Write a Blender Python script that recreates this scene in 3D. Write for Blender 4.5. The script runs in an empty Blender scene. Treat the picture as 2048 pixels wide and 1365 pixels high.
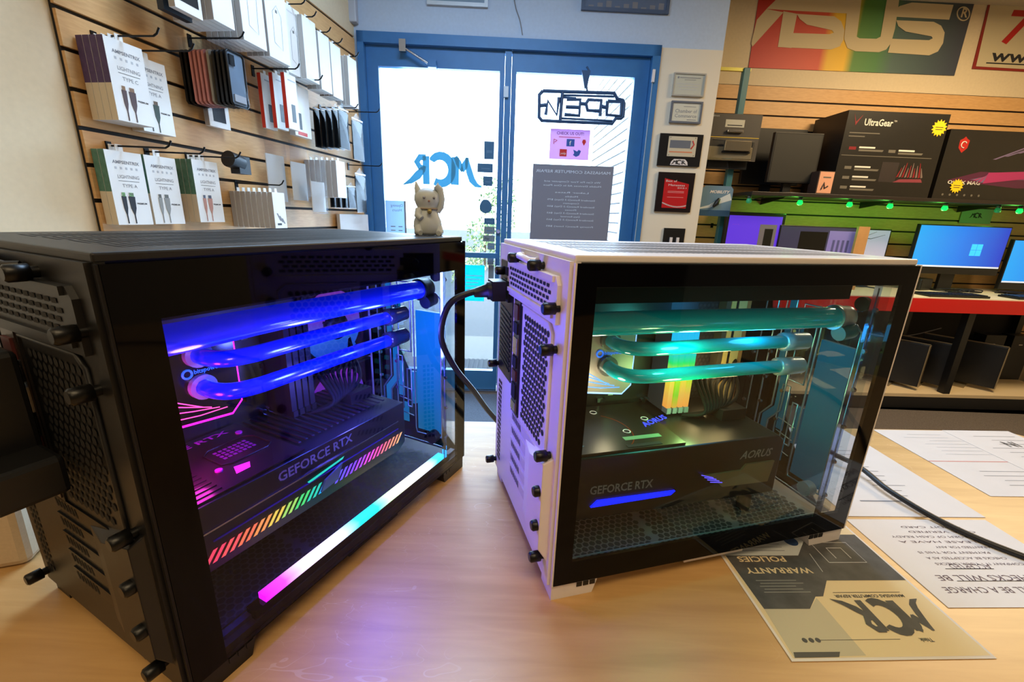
import bpy, bmesh, math, random
import numpy as np
from mathutils import Vector, Matrix
rnd = random.Random(7)
PI = math.pi
S = bpy.context.scene
COL = S.collection
# ------------------------------------------------------------------ camera, world, exposure
F_, H_, PIT, ROL = 862.1, .4102, .2806, .0367          # focal length in px of a 2048 frame, height over the counter, pitch, roll
cp, sp, cr_, sr_ = math.cos(PIT), math.sin(PIT), math.cos(ROL), math.sin(ROL)
fw = np.array([0, cp, -sp]); R_ = np.array([cr_, sr_ * sp, sr_ * cp]); U_ = np.array([-sr_, cr_ * sp, cr_ * cp])
CAMP = np.array([0, 0, H_])
cam = bpy.data.cameras.new('camera'); cam.sensor_width = 36; cam.lens = F_ * 36 / 2048; cam.clip_start = .01
co = bpy.data.objects.new('camera', cam); COL.objects.link(co); S.camera = co
co.matrix_world = Matrix(((R_[0], U_[0], -fw[0], 0), (R_[1], U_[1], -fw[1], 0), (R_[2], U_[2], -fw[2], H_), (0, 0, 0, 1)))
S.view_settings.view_transform = 'Standard'; S.view_settings.look = 'None'; S.view_settings.gamma = 1
S.view_settings.exposure = 0.0
S.view_settings.use_curve_mapping = False
w = bpy.data.worlds.new('sky'); S.world = w; w.use_nodes = True
w.node_tree.nodes['Background'].inputs[0].default_value = (.72, .87, 1, 1)
w.node_tree.nodes['Background'].inputs[1].default_value = 8.0
FLOOR = -.88; CEIL = 1.98
BANG = .0304; DB = 3.0635; DS = 3.55                     # back wall angle, its distance, distance of the slatwall
LANG = 1.4236

def light(name, kind, loc, energy, color, size=.1, rot=None, sy=None, spread=None):
    l = bpy.data.lights.new(name, kind); l.energy = energy; l.color = color
    if kind == 'AREA':
        l.size = size
        if sy: l.shape = 'RECTANGLE'; l.size_y = sy
    else: l.shadow_soft_size = size
    if spread: l.spread = spread
    o = bpy.data.objects.new(name, l); COL.objects.link(o); o.location = loc
    if rot: o.rotation_euler = rot
    return o
WARM = (1, .74, .42)
CEIL_LIGHTS = [((.3, -.55), 19), ((-1.1, -.7), 5), ((2.9, 2.2), 75), ((.6, -1.9), 12), ((-.1, 1.6), 44)]
for (x, y), e in CEIL_LIGHTS:
    light('ceiling_lamp_light', 'AREA', (x, y, CEIL - .05), e, WARM if e != 44 else (.44, .68, 1), 1.1, (0, 0, 0), .55)  # the cool blue lamp is added to imitate haze by the doors
# daylight through the two glass doors
pt = light('door_daylight', 'AREA', (0, DB + .25, .3), 190, (.45, .68, 1), 1.6, (-PI / 2, 0, BANG), 2.0)

# ------------------------------------------------------------------ pixel / plane geometry (used once, to survey where things stand)
def ray(x, y): return fw + R_ * (x - 1024) / F_ - U_ * (y - 682.5) / F_
Wv = np.array([math.cos(BANG), math.sin(BANG), 0]); Nv = np.array([-math.sin(BANG), math.cos(BANG), 0])
Ld = np.array([math.cos(LANG), math.sin(LANG), 0]); Ln = np.array([math.sin(LANG), -math.cos(LANG), 0])
C0 = np.array([-1.0307, 3.0336, 0])
def onpl(x, y, P, n):
    d = ray(x, y); return CAMP + d * ((np.array(P) - CAMP) @ n) / (d @ n)
def bk(x, y, D): q = onpl(x, y, Nv * D, Nv); return float(q @ Wv), float(q[2])
def lw(x, y, o): P = onpl(x, y, C0 + Ln * o, Ln); return float(-((P - C0) @ Ld)), float(P[2])
def oz(x, y, z): d = ray(x, y); q = CAMP + d * (z - H_) / d[2]; return float(q[0]), float(q[1])
def c1(x, y): return 80 + x * 680 / 2018, y * 680 / 2018
def c2(x, y): return 680 + x / 2.6256, y / 2.6256
def c3(x, y): return 1400 + x / 3.102, y / 3.102
def c4(x, y): return 1400 + x / 2.844, 380 + y / 2.844
def bw(u, D, z): q = Wv * u + Nv * D; return Vector((q[0], q[1], z))
def lwp(s, o, z): q = C0 - Ld * s + Ln * o; return Vector((q[0], q[1], z))

# ------------------------------------------------------------------ materials
def lin(c):
    return tuple(((v + .055) / 1.055) ** 2.4 if v > .04045 else v / 12.92 for v in c[:3]) + (1,)
MATS = {}
def mat(name, c, rough=.5, metal=0, emit=0, noise=0, nscale=20, ecol=None, spec=.5, trans=0, coat=0, bump=0):
    if name in MATS: return MATS[name]
    m = bpy.data.materials.new(name); m.use_nodes = True; nt = m.node_tree; b = nt.nodes['Principled BSDF']
    col = lin(c); b.inputs['Base Color'].default_value = col; b.inputs['Roughness'].default_value = rough
    b.inputs['Metallic'].default_value = metal; b.inputs['Specular IOR Level'].default_value = spec
    b.inputs['Transmission Weight'].default_value = trans; b.inputs['Coat Weight'].default_value = coat
    if emit:
        b.inputs['Emission Color'].default_value = lin(ecol or c); b.inputs['Emission Strength'].default_value = emit
    if noise or bump:
        tc = nt.nodes.new('ShaderNodeTexCoord'); n = nt.nodes.new('ShaderNodeTexNoise'); n.inputs['Scale'].default_value = nscale
        n.inputs['Detail'].default_value = 6
        nt.links.new(tc.outputs['Object'], n.inputs['Vector'])
        if noise:
            r = nt.nodes.new('ShaderNodeValToRGB')
            r.color_ramp.elements[0].position = .3; r.color_ramp.elements[1].position = .7
            r.color_ramp.elements[0].color = tuple(v * (1 - noise) for v in col[:3]) + (1,)
            r.color_ramp.elements[1].color = tuple(min(1, v * (1 + noise)) for v in col[:3]) + (1,)
            nt.links.new(n.outputs['Fac'], r.inputs[0]); nt.links.new(r.outputs[0], b.inputs['Base Color'])
        if bump:
            bp = nt.nodes.new('ShaderNodeBump'); bp.inputs['Strength'].default_value = bump; bp.inputs['Distance'].default_value = .002
            nt.links.new(n.outputs['Fac'], bp.inputs['Height']); nt.links.new(bp.outputs[0], b.inputs['Normal'])
    MATS[name] = m; return m
def glass(name, tint, ior=1.45, rough=0.0, gl=(1, 1, 1)):
    if name in MATS: return MATS[name]
    m = bpy.data.materials.new(name); m.use_nodes = True; nt = m.node_tree; nt.nodes.clear()
    o = nt.nodes.new('ShaderNodeOutputMaterial'); mx = nt.nodes.new('ShaderNodeMixShader'); fr = nt.nodes.new('ShaderNodeFresnel')
    t = nt.nodes.new('ShaderNodeBsdfTransparent'); g = nt.nodes.new('ShaderNodeBsdfGlossy')
    fr.inputs[0].default_value = ior; t.inputs[0].default_value = tuple(tint) + (1,); g.inputs['Roughness'].default_value = rough
    g.inputs[0].default_value = tuple(gl) + (1,)
    nt.links.new(fr.outputs[0], mx.inputs[0]); nt.links.new(t.outputs[0], mx.inputs[1]); nt.links.new(g.outputs[0], mx.inputs[2])
    nt.links.new(mx.outputs[0], o.inputs[0]); MATS[name] = m; return m
def ramp(name, stops, x0, x1, axis=0, emit=0, rough=.5, interp='LINEAR'):
    if name in MATS: return MATS[name]
    m = mat(name, (.5, .5, .5), rough); nt = m.node_tree; b = nt.nodes['Principled BSDF']
    tc = nt.nodes.new('ShaderNodeTexCoord'); sx = nt.nodes.new('ShaderNodeSeparateXYZ'); mr = nt.nodes.new('ShaderNodeMapRange')
    cr = nt.nodes.new('ShaderNodeValToRGB'); mr.inputs[1].default_value = x0; mr.inputs[2].default_value = x1
    nt.links.new(tc.outputs['Object'], sx.inputs[0]); nt.links.new(sx.outputs[axis], mr.inputs[0]); nt.links.new(mr.outputs[0], cr.inputs[0])
    e = cr.color_ramp.elements; cr.color_ramp.interpolation = interp
    while len(e) < len(stops): e.new(.5)
    for el, (p, c) in zip(e, stops): pass
    for i, (p, c) in enumerate(stops): e[i].position = p
    for i, (p, c) in enumerate(stops): e[i].color = lin(c)
    if emit:
        b.inputs['Base Color'].default_value = (.02, .02, .02, 1)
        nt.links.new(cr.outputs[0], b.inputs['Emission Color']); b.inputs['Emission Strength'].default_value = emit
    else: nt.links.new(cr.outputs[0], b.inputs['Base Color'])
    return m
def wood(name, c0, c1_, scale=(1, 14, 14), rough=.35, scratches=False):
    m = mat(name, c0, rough); nt = m.node_tree; b = nt.nodes['Principled BSDF']
    tc = nt.nodes.new('ShaderNodeTexCoord'); mp = nt.nodes.new('ShaderNodeMapping'); mp.inputs['Scale'].default_value = scale
    n = nt.nodes.new('ShaderNodeTexNoise'); n.inputs['Scale'].default_value = 6; n.inputs['Detail'].default_value = 9; n.inputs['Distortion'].default_value = .5
    cr = nt.nodes.new('ShaderNodeValToRGB'); cr.color_ramp.elements[0].position = .3; cr.color_ramp.elements[1].position = .7
    cr.color_ramp.elements[0].color = lin(c0); cr.color_ramp.elements[1].color = lin(c1_)
    nt.links.new(tc.outputs['Object'], mp.inputs[0]); nt.links.new(mp.outputs[0], n.inputs['Vector']); nt.links.new(n.outputs['Fac'], cr.inputs[0])
    nt.links.new(cr.outputs[0], b.inputs['Base Color'])
    if scratches:
        last = None
        for sc, rz in ((9, .4), (13, 1.7), (17, 2.6)):
            mp2 = nt.nodes.new('ShaderNodeMapping'); mp2.inputs['Rotation'].default_value = (0, 0, rz); mp2.inputs['Scale'].default_value = (.35, 1.3, 1)
            n2 = nt.nodes.new('ShaderNodeTexNoise'); n2.inputs['Scale'].default_value = sc; n2.inputs['Detail'].default_value = 2; n2.inputs['Distortion'].default_value = 1.5
            nt.links.new(tc.outputs['Object'], mp2.inputs[0]); nt.links.new(mp2.outputs[0], n2.inputs['Vector'])
            s1 = nt.nodes.new('ShaderNodeMath'); s1.operation = 'SUBTRACT'; s1.inputs[1].default_value = .5; nt.links.new(n2.outputs['Fac'], s1.inputs[0])
            s2 = nt.nodes.new('ShaderNodeMath'); s2.operation = 'ABSOLUTE'; nt.links.new(s1.outputs[0], s2.inputs[0])
            s3 = nt.nodes.new('ShaderNodeMath'); s3.operation = 'LESS_THAN'; s3.inputs[1].default_value = .0011; nt.links.new(s2.outputs[0], s3.inputs[0])
            if last:
                a = nt.nodes.new('ShaderNodeMath'); a.operation = 'MAXIMUM'; nt.links.new(last.outputs[0], a.inputs[0]); nt.links.new(s3.outputs[0], a.inputs[1]); last = a
            else: last = s3
        mm = nt.nodes.new('ShaderNodeTexNoise'); mm.inputs['Scale'].default_value = 3; nt.links.new(tc.outputs['Object'], mm.inputs['Vector'])
        gt = nt.nodes.new('ShaderNodeMath'); gt.operation = 'MULTIPLY'; nt.links.new(last.outputs[0], gt.inputs[0]); ms = nt.nodes.new('ShaderNodeMapRange'); ms.inputs[1].default_value = .45; ms.inputs[2].default_value = .75; ms.inputs[4].default_value = .5; nt.links.new(mm.outputs['Fac'], ms.inputs[0]); nt.links.new(ms.outputs[0], gt.inputs[1])
        mx = nt.nodes.new('ShaderNodeMixRGB'); mx.inputs[2].default_value = lin((.93, .88, .8))
        nt.links.new(gt.outputs[0], mx.inputs[0]); nt.links.new(cr.outputs[0], mx.inputs[1]); nt.links.new(mx.outputs[0], b.inputs['Base Color'])
    return m
def backlit(name, c, t):
    """thin paper that lets some of the daylight behind it through"""
    m = mat(name, c, .7); nt = m.node_tree; tr = nt.nodes.new('ShaderNodeBsdfTranslucent'); mx = nt.nodes.new('ShaderNodeMixShader')
    tr.inputs[0].default_value = lin(c); mx.inputs[0].default_value = t; o = nt.nodes['Material Output']
    nt.links.new(nt.nodes['Principled BSDF'].outputs[0], mx.inputs[1]); nt.links.new(tr.outputs[0], mx.inputs[2]); nt.links.new(mx.outputs[0], o.inputs[0]); return m
M = dict(
    blk=mat('black_plastic', (.045, .047, .055), .42, noise=.2), gloss=mat('gloss_black', (.012, .012, .022), .05, spec=.16),
    dark=mat('dark_metal', (.09, .09, .10), .38, .5), hole=mat('hole_black', (.015, .015, .02), .8),
    wht=mat('white_paint', (.86, .83, .82), .38), steel=mat('steel', (.75, .75, .77), .2, 1), paper=mat('white_paper', (.84, .81, .79), .8, noise=.02),
    ink=mat('black_ink', (.13, .13, .15), .7), gink=mat('grey_ink', (.5, .5, .52), .8), lgink=mat('light_grey_ink', (.72, .72, .73), .8),
    card=mat('white_card', (.90, .89, .87), .5, noise=.02), cards=mat('grey_card', (.66, .64, .62), .6), kraft=mat('cream_card', (.82, .76, .66), .6),
    purple=mat('purple_card', (.30, .22, .38), .6, noise=.2, nscale=60), green=mat('green_card', (.30, .47, .40), .6, noise=.2, nscale=60),
    red=mat('red_card', (.80, .20, .13), .5), pink=mat('pink_rubber', (.82, .52, .47), .45), tan=mat('tan_rubber', (.6, .55, .47), .5),
    film=glass('clear_film', (.84, .86, .88), 1.13, .12), yel=mat('yellow_sticker', (.93, .78, .1), .5),
    pen=mat('printed_red', (.75, .12, .1), .6), blue=mat('printed_blue', (.15, .32, .62), .6))

# ------------------------------------------------------------------ mesh builder
_txt = {}
def text_mesh(s, bold=False, shear=0.0, spacing=1.0):
    k = (s, bold, shear, spacing)
    if k not in _txt:
        c = bpy.data.curves.new('t', 'FONT'); c.body = s; c.size = 1; c.shear = shear; c.space_character = spacing; c.resolution_u = 2
        c.offset = .02 if bold else 0
        o = bpy.data.objects.new('t', c); COL.objects.link(o)
        dg = bpy.context.evaluated_depsgraph_get(); me = bpy.data.meshes.new_from_object(o.evaluated_get(dg))
        V = [tuple(v.co) for v in me.vertices]; Fc = [tuple(p.vertices) for p in me.polygons]
        bpy.data.objects.remove(o); bpy.data.curves.remove(c); bpy.data.meshes.remove(me)
        if V:
            x0 = min(v[0] for v in V); x1 = max(v[0] for v in V); y0 = min(v[1] for v in V); y1 = max(v[1] for v in V)
        else: x0 = x1 = y0 = y1 = 0
        _txt[k] = (V, Fc, x0, x1, y0, y1)
    return _txt[k]
class MB:
    def __init__(s): s.v = []; s.f = []; s.m = []; s.mats = []; s.sm = []; s.T = Matrix()
    def mi(s, m):
        if isinstance(m, str): m = M[m]
        if m not in s.mats: s.mats.append(m)
        return s.mats.index(m)
    def add(s, V, Fs, m, smooth=False):
        b = len(s.v); s.v += [tuple(s.T @ Vector(v)) for v in V]; i = s.mi(m)
        for f in Fs: s.f.append([b + k for k in f]); s.m.append(i); s.sm.append(smooth)
        return s
    def box(s, x0, y0, z0, x1, y1, z1, m):
        return s.add([(x0, y0, z0), (x1, y0, z0), (x1, y1, z0), (x0, y1, z0), (x0, y0, z1), (x1, y0, z1), (x1, y1, z1), (x0, y1, z1)],
                     [(0, 3, 2, 1), (4, 5, 6, 7), (0, 1, 5, 4), (1, 2, 6, 5), (2, 3, 7, 6), (3, 0, 4, 7)], m)
    def poly(s, pts, m): return s.add(pts, [tuple(range(len(pts)))], m)
    def prism(s, pts, axis, a0, a1, m):
        n = len(pts)
        def e(p, a): return {0: (a, p[0], p[1]), 1: (p[0], a, p[1]), 2: (p[0], p[1], a)}[axis]
        V = [e(p, a0) for p in pts] + [e(p, a1) for p in pts]
        return s.add(V, [tuple(range(n))[::-1], tuple(range(n, 2 * n))] + [(i, (i + 1) % n, n + (i + 1) % n, n + i) for i in range(n)], m)
    def tube(s, path, r, m, n=10, caps=True, smooth=True):
        P = [Vector(p) for p in path]; rs = r if isinstance(r, (list, tuple)) else [r] * len(P)
        V = []; t = (P[1] - P[0]).normalized(); up = Vector((0, 0, 1)) if abs(t.z) < .9 else Vector((1, 0, 0))
        a = t.cross(up).normalized()
        for i, p in enumerate(P):
            t = ((P[min(i + 1, len(P) - 1)] - P[i]).normalized() + (P[i] - P[max(i - 1, 0)]).normalized())
            if t.length < 1e-6: t = Vector((0, 0, 1))
            t.normalize(); a = (a - t * a.dot(t)).normalized(); b = t.cross(a)
            V += [p + (a * math.cos(2 * PI * k / n) + b * math.sin(2 * PI * k / n)) * rs[i] for k in range(n)]
        Fs = [(i * n + k, i * n + (k + 1) % n, (i + 1) * n + (k + 1) % n, (i + 1) * n + k) for i in range(len(P) - 1) for k in range(n)]
        s.add(V, Fs, m, smooth)
        if caps:
            s.add(V[:n], [tuple(range(n))[::-1]], m); s.add(V[-n:], [tuple(range(n))], m)
        return s
    def cyl(s, p0, p1, r, m, n=16): return s.tube([p0, p1], r, m, n)
    def lathe(s, prof, m, n=20, sx=1, sy=1, off=(0, 0, 0)):
        V = [(off[0] + r * sx * math.cos(2 * PI * k / n), off[1] + r * sy * math.sin(2 * PI * k / n), off[2] + z) for r, z in prof for k in range(n)]
        Fs = [(i * n + k, i * n + (k + 1) % n, (i + 1) * n + (k + 1) % n, (i + 1) * n + k) for i in range(len(prof) - 1) for k in range(n)]
        Fs += [tuple(range(n))[::-1], tuple(range((len(prof) - 1) * n, len(prof) * n))]
        return s.add(V, Fs, m, True)
    def text(s, t, o, X, Y, h, m, width=None, center=False, bold=False, shear=0, spacing=1.0):
        """cap-height h text, origin o, along X with up Y"""
        V, Fs, x0, x1, y0, y1 = text_mesh(t, bold, shear, spacing)
        if not V: return s
        k = h / .69; kx = k if width is None else width / (x1 - x0)
        o = Vector(o); X = Vector(X); Y = Vector(Y); sh = -(x1 - x0) * kx / 2 if center else 0
        return s.add([o + X * ((v[0] - x0) * kx + sh) + Y * (v[1] * k) for v in V], Fs, m)
    def strokes(s, lines, fr, m):
        """lines of (x, y, w) drawn as flat strips; fr maps (x, y) to 3-D"""
        o_ = Vector(fr(0, 0)); nn = (Vector(fr(1, 0)) - o_).cross(Vector(fr(0, 1)) - o_).normalized()
        if (s.T.to_3x3() @ nn).dot(Vector((0, -.6, 1))) < 0: nn = -nn      # the side the print is read from
        for li, L in enumerate(lines):
            A = []; B = []; lift = nn * (li * .00005)
            for i, (x, y, wd) in enumerate(L):
                p, q = L[max(i - 1, 0)], L[min(i + 1, len(L) - 1)]
                dx, dy = q[0] - p[0], q[1] - p[1]; d = math.hypot(dx, dy) or 1
                A.append(fr(x - dy / d * wd / 2, y + dx / d * wd / 2)); B.append(fr(x + dy / d * wd / 2, y - dx / d * wd / 2))
            n = len(L); s.add([Vector(q) + lift for q in A + B], [(i, i + 1, n + i + 1, n + i) for i in range(n - 1)], m)
        return s
    def build(s, name, parent=None, loc=None, rotz=0, bevel=0, solid=None):
        me = bpy.data.meshes.new(name); me.from_pydata([tuple(v) for v in s.v], [], s.f)
        for m in s.mats: me.materials.append(m)
        for p, i, q in zip(me.polygons, s.m, s.sm): p.material_index = i; p.use_smooth = q
        me.update()
        o = bpy.data.objects.new(name, me); COL.objects.link(o)
        if parent: o.parent = parent
        if loc is not None: o.location = loc
        o.rotation_euler.z = rotz
        if bevel:
            b = o.modifiers.new('bevel', 'BEVEL'); b.width = bevel; b.segments = 2; b.limit_method = 'ANGLE'
        return o
def tag(o, label=None, cat=None, group=None, kind=None):
    if label: o['label'] = label
    if cat: o['category'] = cat
    if group: o['group'] = group
    if kind: o['kind'] = kind
    return o
def thing(name, label, cat, loc=(0, 0, 0), rotz=0, group=None):
    o = bpy.data.objects.new(name, None); o.empty_display_size = .05; COL.objects.link(o)
    o.location = loc; o.rotation_euler.z = rotz
    return tag(o, label, cat, group)
def struct(mb, name): return tag(mb.build(name), kind='structure')
def copy_tree(o, parent=None):
    c = o.copy(); COL.objects.link(c)
    if parent: c.parent = parent
    for ch in list(o.children): copy_tree(ch, c)
    return c
MCR = [[(-.25, -.06, .01), (.0, .02, .12), (.18, .2, .17), (.3, .5, .17), (.38, .8, .13), (.4, 1.0, .08)], [(.38, 1.0, .06), (.5, .7, .18), (.6, .5, .1)],
       [(.58, .5, .08), (.75, .8, .16), (.88, 1.02, .1)], [(.88, 1.0, .2), (.9, 0, .22)],
       [(1.95, .9, .05)] + [(1.5 + .48 * math.cos(a), .53 + .5 * math.sin(a), .15 + .06 * math.sin(a / 2)) for a in [math.radians(d) for d in range(50, 320, 18)]],
       [(2.1, 1.0, .18), (2.1, -.02, .18)], [(2.1, .95, .14), (2.35, .95, .15), (2.48, .78, .16), (2.36, .6, .14), (2.12, .55, .1)],
       [(2.2, .55, .14), (2.45, .3, .2), (2.75, .08, .13), (3.1, -.07, .01)]]
MCR = [[(x, y, w * 1.35) for x, y, w in L] for L in MCR]
def bars(mb, rects, fr, m):
    for x0, y0, x1, y1 in rects: mb.poly([fr(x0, y0), fr(x1, y0), fr(x1, y1), fr(x0, y1)], m)

# ================================================================== SETTING
carpet = mat('carpet', (.34, .31, .29), .95, noise=.35, nscale=160, bump=.4)
wallc = mat('cream_wall', (.86, .79, .66), .85, noise=.03, nscale=60)
wallb = mat('haze_grey_wall', (.72, .78, .86), .85, noise=.03, nscale=60)  # bluish paleness of the door flare is put into this wall colour
frameb = mat('door_frame_haze_blue', (.18, .42, .64), .45, 0, noise=.05)  # saturated blue stands in for the lens haze round the doors
b = MB(); b.box(-4, -3.2, FLOOR - .05, 5.2, 3.16, FLOOR, carpet); b.box(1.2, 3.0, FLOOR - .05, 5.2, 3.9, FLOOR, carpet); struct(b, 'floor')
b = MB(); b.box(-4, -3.2, CEIL, 5.2, 3.9, CEIL + .05, mat('ceiling_tile', (.8, .76, .68), .9, noise=.05, nscale=80)); struct(b, 'ceiling')
# back wall round the doorway, in the back-wall frame
def bframe(): return dict(loc=(0, 0, 0), rotz=BANG)
DOORL, DOORR, HEAD = -.917, .95, 1.458
b = MB()
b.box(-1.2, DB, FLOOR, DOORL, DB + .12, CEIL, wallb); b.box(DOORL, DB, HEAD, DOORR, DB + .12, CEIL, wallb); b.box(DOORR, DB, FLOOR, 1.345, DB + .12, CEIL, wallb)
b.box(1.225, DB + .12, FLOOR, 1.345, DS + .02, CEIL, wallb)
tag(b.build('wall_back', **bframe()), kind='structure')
b = MB(); b.box(1.345, DS, FLOOR, 5.4, DS + .1, CEIL, wallc); tag(b.build('wall_back_alcove', **bframe()), kind='structure')
b = MB(); b.box(DOORR + .005, DB - .006, FLOOR, 1.344, DB, HEAD - .005, mat('white_wall_board', (.86, .82, .74), .7)); tag(b.build('trim_1', **bframe()), kind='structure')
b = MB(); b.box(-5.6, 0, FLOOR, 0.02, .1, CEIL, wallc); tag(b.build('wall_left', loc=tuple(C0), rotz=LANG), kind='structure')
b = MB(); b.box(4.6, -3, FLOOR, 4.7, 3.9, CEIL, wallc); struct(b, 'wall_right')
b = MB(); b.box(-4, -3.0, FLOOR, 5.2, -2.9, CEIL, mat('rear_wall', (.45, .38, .30), .9, noise=.05)); struct(b, 'wall_rear')
# door frame (head, jambs, mullion) and two glazed doors
b = MB()
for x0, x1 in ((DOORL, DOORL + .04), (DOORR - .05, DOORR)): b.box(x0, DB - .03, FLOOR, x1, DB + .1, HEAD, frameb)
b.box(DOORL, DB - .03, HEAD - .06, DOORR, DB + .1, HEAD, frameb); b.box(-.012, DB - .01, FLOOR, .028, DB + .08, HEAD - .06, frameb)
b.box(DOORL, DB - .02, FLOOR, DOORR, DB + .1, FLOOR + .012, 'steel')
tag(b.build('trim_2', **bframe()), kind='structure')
doorglass = glass('door_glass', (.93, .96, .97), 1.45)
def door(name, x0, x1, g0, g1, gt):
    b = MB(); y0, y1 = DB + .005, DB + .05; zb, zt = FLOOR + .015, HEAD - .062
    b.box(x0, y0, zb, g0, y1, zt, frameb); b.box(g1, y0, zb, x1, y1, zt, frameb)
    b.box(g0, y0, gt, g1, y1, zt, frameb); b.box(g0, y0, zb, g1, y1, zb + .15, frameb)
    d = tag(b.build(name, **bframe()), kind='structure')
    g = MB(); g.box(g0, DB + .024, zb + .15, g1, DB + .03, gt, doorglass); g.build('pane', d)
    return d
d1 = door('door_1', DOORL + .042, -.014, -.802, -.045, 1.285)
d2 = door('door_2', .03, DOORR - .052, .06, .81, 1.285)
for d, (x0, x1), hx in ((d1, (-.80, -.03), -.03), (d2, (.05, .82), .045)):
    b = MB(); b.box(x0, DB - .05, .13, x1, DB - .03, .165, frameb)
    for x in (x0 + .02, x1 - .02): b.cyl((x, DB - .03, .148), (x, DB + .01, .148), .012, 'dark')
    b.build('push_bar', d)
b = MB(); b.cyl((-.03, DB + .004, .31), (-.03, DB - .012, .31), .013, 'steel'); b.build('lock_cylinder', d1)
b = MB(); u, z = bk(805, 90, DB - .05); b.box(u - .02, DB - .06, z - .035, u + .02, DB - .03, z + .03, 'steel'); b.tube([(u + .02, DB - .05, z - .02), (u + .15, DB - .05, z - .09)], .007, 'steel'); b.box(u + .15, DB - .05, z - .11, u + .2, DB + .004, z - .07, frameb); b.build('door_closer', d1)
b = MB(); u, z = bk(1012, 184, DB - .02); b.box(u - .015, DB - .03, z - .03, u + .015, DB + .004, z + .03, mat('sensor_white', (.75, .8, .85), .5)); b.build('contact_sensor', d1)
b = MB(); u, z = bk(1305, 152, DB - .02); b.box(u - .008, DB - .045, z - .04, u + .008, DB - .03, z + .03, 'wht'); b.box(u - .003, DB - .036, FLOOR + .3, u + .001, DB - .03, z - .04, mat('weather_strip', (.6, .68, .75), .5)); b.build('trim_3', **bframe())['kind'] = 'structure'

# outside: pavement, white brick wing, hedge, distant bushes
b = MB(); b.box(-3.5, DB + .13, FLOOR - .06, 3.0, DB + 1.6, FLOOR - .01, mat('pavement', (.42, .43, .43), .9, noise=.06, nscale=40)); tag(b.build('sidewalk', **bframe()), kind='structure')
b = MB(); b.box(-25, DB + 1.6, FLOOR - .2, 25, DB + 40, FLOOR - .12, mat('asphalt', (.30, .32, .35), .95, noise=.12, nscale=30)); tag(b.build('parking_lot', **bframe()), kind='structure')
b = MB(); br = mat('white_brick', (.88, .85, .8), .8, noise=.05); mo = mat('mortar', (.45, .45, .46), .9)
b.box(.86, DB + .14, FLOOR, 1.2, DB + 1.5, 2.6, mo)
for j in range(48):
    z = FLOOR + j * .071
    for i in range(8):
        y = DB + .14 + (i - .5 * (j % 2)) * .2
        y0, y1 = max(y, DB + .14), min(y + .19, DB + 1.5)
        if y1 > y0: b.box(.852, y0, z, .87, y1, z + .06, br)
tag(b.build('wall_outside', **bframe()), kind='structure')
leaf = [mat('leaf_dark', (.36, .46, .3), .8), mat('leaf_pale', (.7, .76, .5), .8)]
def bush(name, label, u, D, z, r, n, tall=1.0):
    t = thing(name, label, 'bush', bw(u, D, z), BANG)
    b = MB(); b.cyl((0, 0, 0), (0, 0, r * tall), .03, mat('bark', (.35, .27, .2), .9)); b.build('stem', t)
    b = MB()
    for i in range(n):
        a = rnd.uniform(0, 2 * PI); p = rnd.random() ** .5 * r; h = rnd.uniform(.1, 1.9) * r * tall
        q = Vector((math.cos(a) * p, math.sin(a) * p, h)); s_ = r * .12
        d = Vector((rnd.uniform(-1, 1), rnd.uniform(-1, 1), rnd.uniform(-1, 1))).normalized() * s_; e = d.orthogonal().normalized() * s_ * .6
        b.poly([q - d, q - e, q + d, q + e], leaf[i % 2])
    b.build('foliage', t)
u, z = bk(945, 440, 12); bush('bush', 'large pale green bush outside beyond the left door', u + .35, 12, FLOOR - .12, .5, 420, 1.3)
u, z = bk(935, 470, 9); bush('bush', 'small dark clipped bush on the kerb outside the left door', u - .05, 9, FLOOR - .12, .28, 260, 1.5)
u, z = bk(985, 380, 14); bush('bush', 'tall thin tree like bush by the left door edge', u + .2, 14, FLOOR - .12, .6, 500, 2.2)
b = MB(); b.box(-.86, DB - .75, FLOOR, .85, DB - .08, FLOOR + .012, mat('door_mat_pile', (.28, .32, .38), .95, noise=.3, nscale=200)); tag(b.build('door_mat', **bframe()), 'blue grey entrance mat on the floor inside the glass doors', 'mat')
b = MB(); b.box(-.5, DB + .2, FLOOR - .01, .5, DB + .75, FLOOR + .004, mat('ribbed_mat', (.25, .27, .3), .95))
for i in range(24): b.box(-.5 + i * .042, DB + .2, FLOOR + .004, -.48 + i * .042, DB + .75, FLOOR + .01, mat('ribbed_mat', (.25, .27, .3), .95))
tag(b.build('door_mat', **bframe()), 'dark ribbed mat outside, on the pavement beyond the doors', 'mat')
for (x, y), e in CEIL_LIGHTS:
    lab = {19: 'ceiling light panel over the near side of the counter', 5: 'dim ceiling light panel near the left wall', 44: 'added unseen cool light panel in front of the doors, imitating blue haze', 75: 'ceiling light panel towards the desk wall', 12: 'ceiling light panel behind the counter'}[e]  # the cool panel is made up, a housing for the added blue lamp
    t = thing('ceiling_light', lab, 'light', (x, y, CEIL), 0, 'ceiling light panels')
    b = MB(); b.box(-.6, -.33, -.03, .6, -.3, 0, 'wht'); b.box(-.6, .3, -.03, .6, .33, 0, 'wht'); b.box(-.6, -.3, -.03, -.57, .3, 0, 'wht'); b.box(.57, -.3, -.03, .6, .3, 0, 'wht'); b.build('frame', t)
    b = MB(); b.box(-.57, -.3, -.012, .57, .3, -.004, mat('diffuser', (1, .95, .85), .5, emit=.8, ecol=(1, .88, .66))); b.build('diffuser', t)

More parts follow.
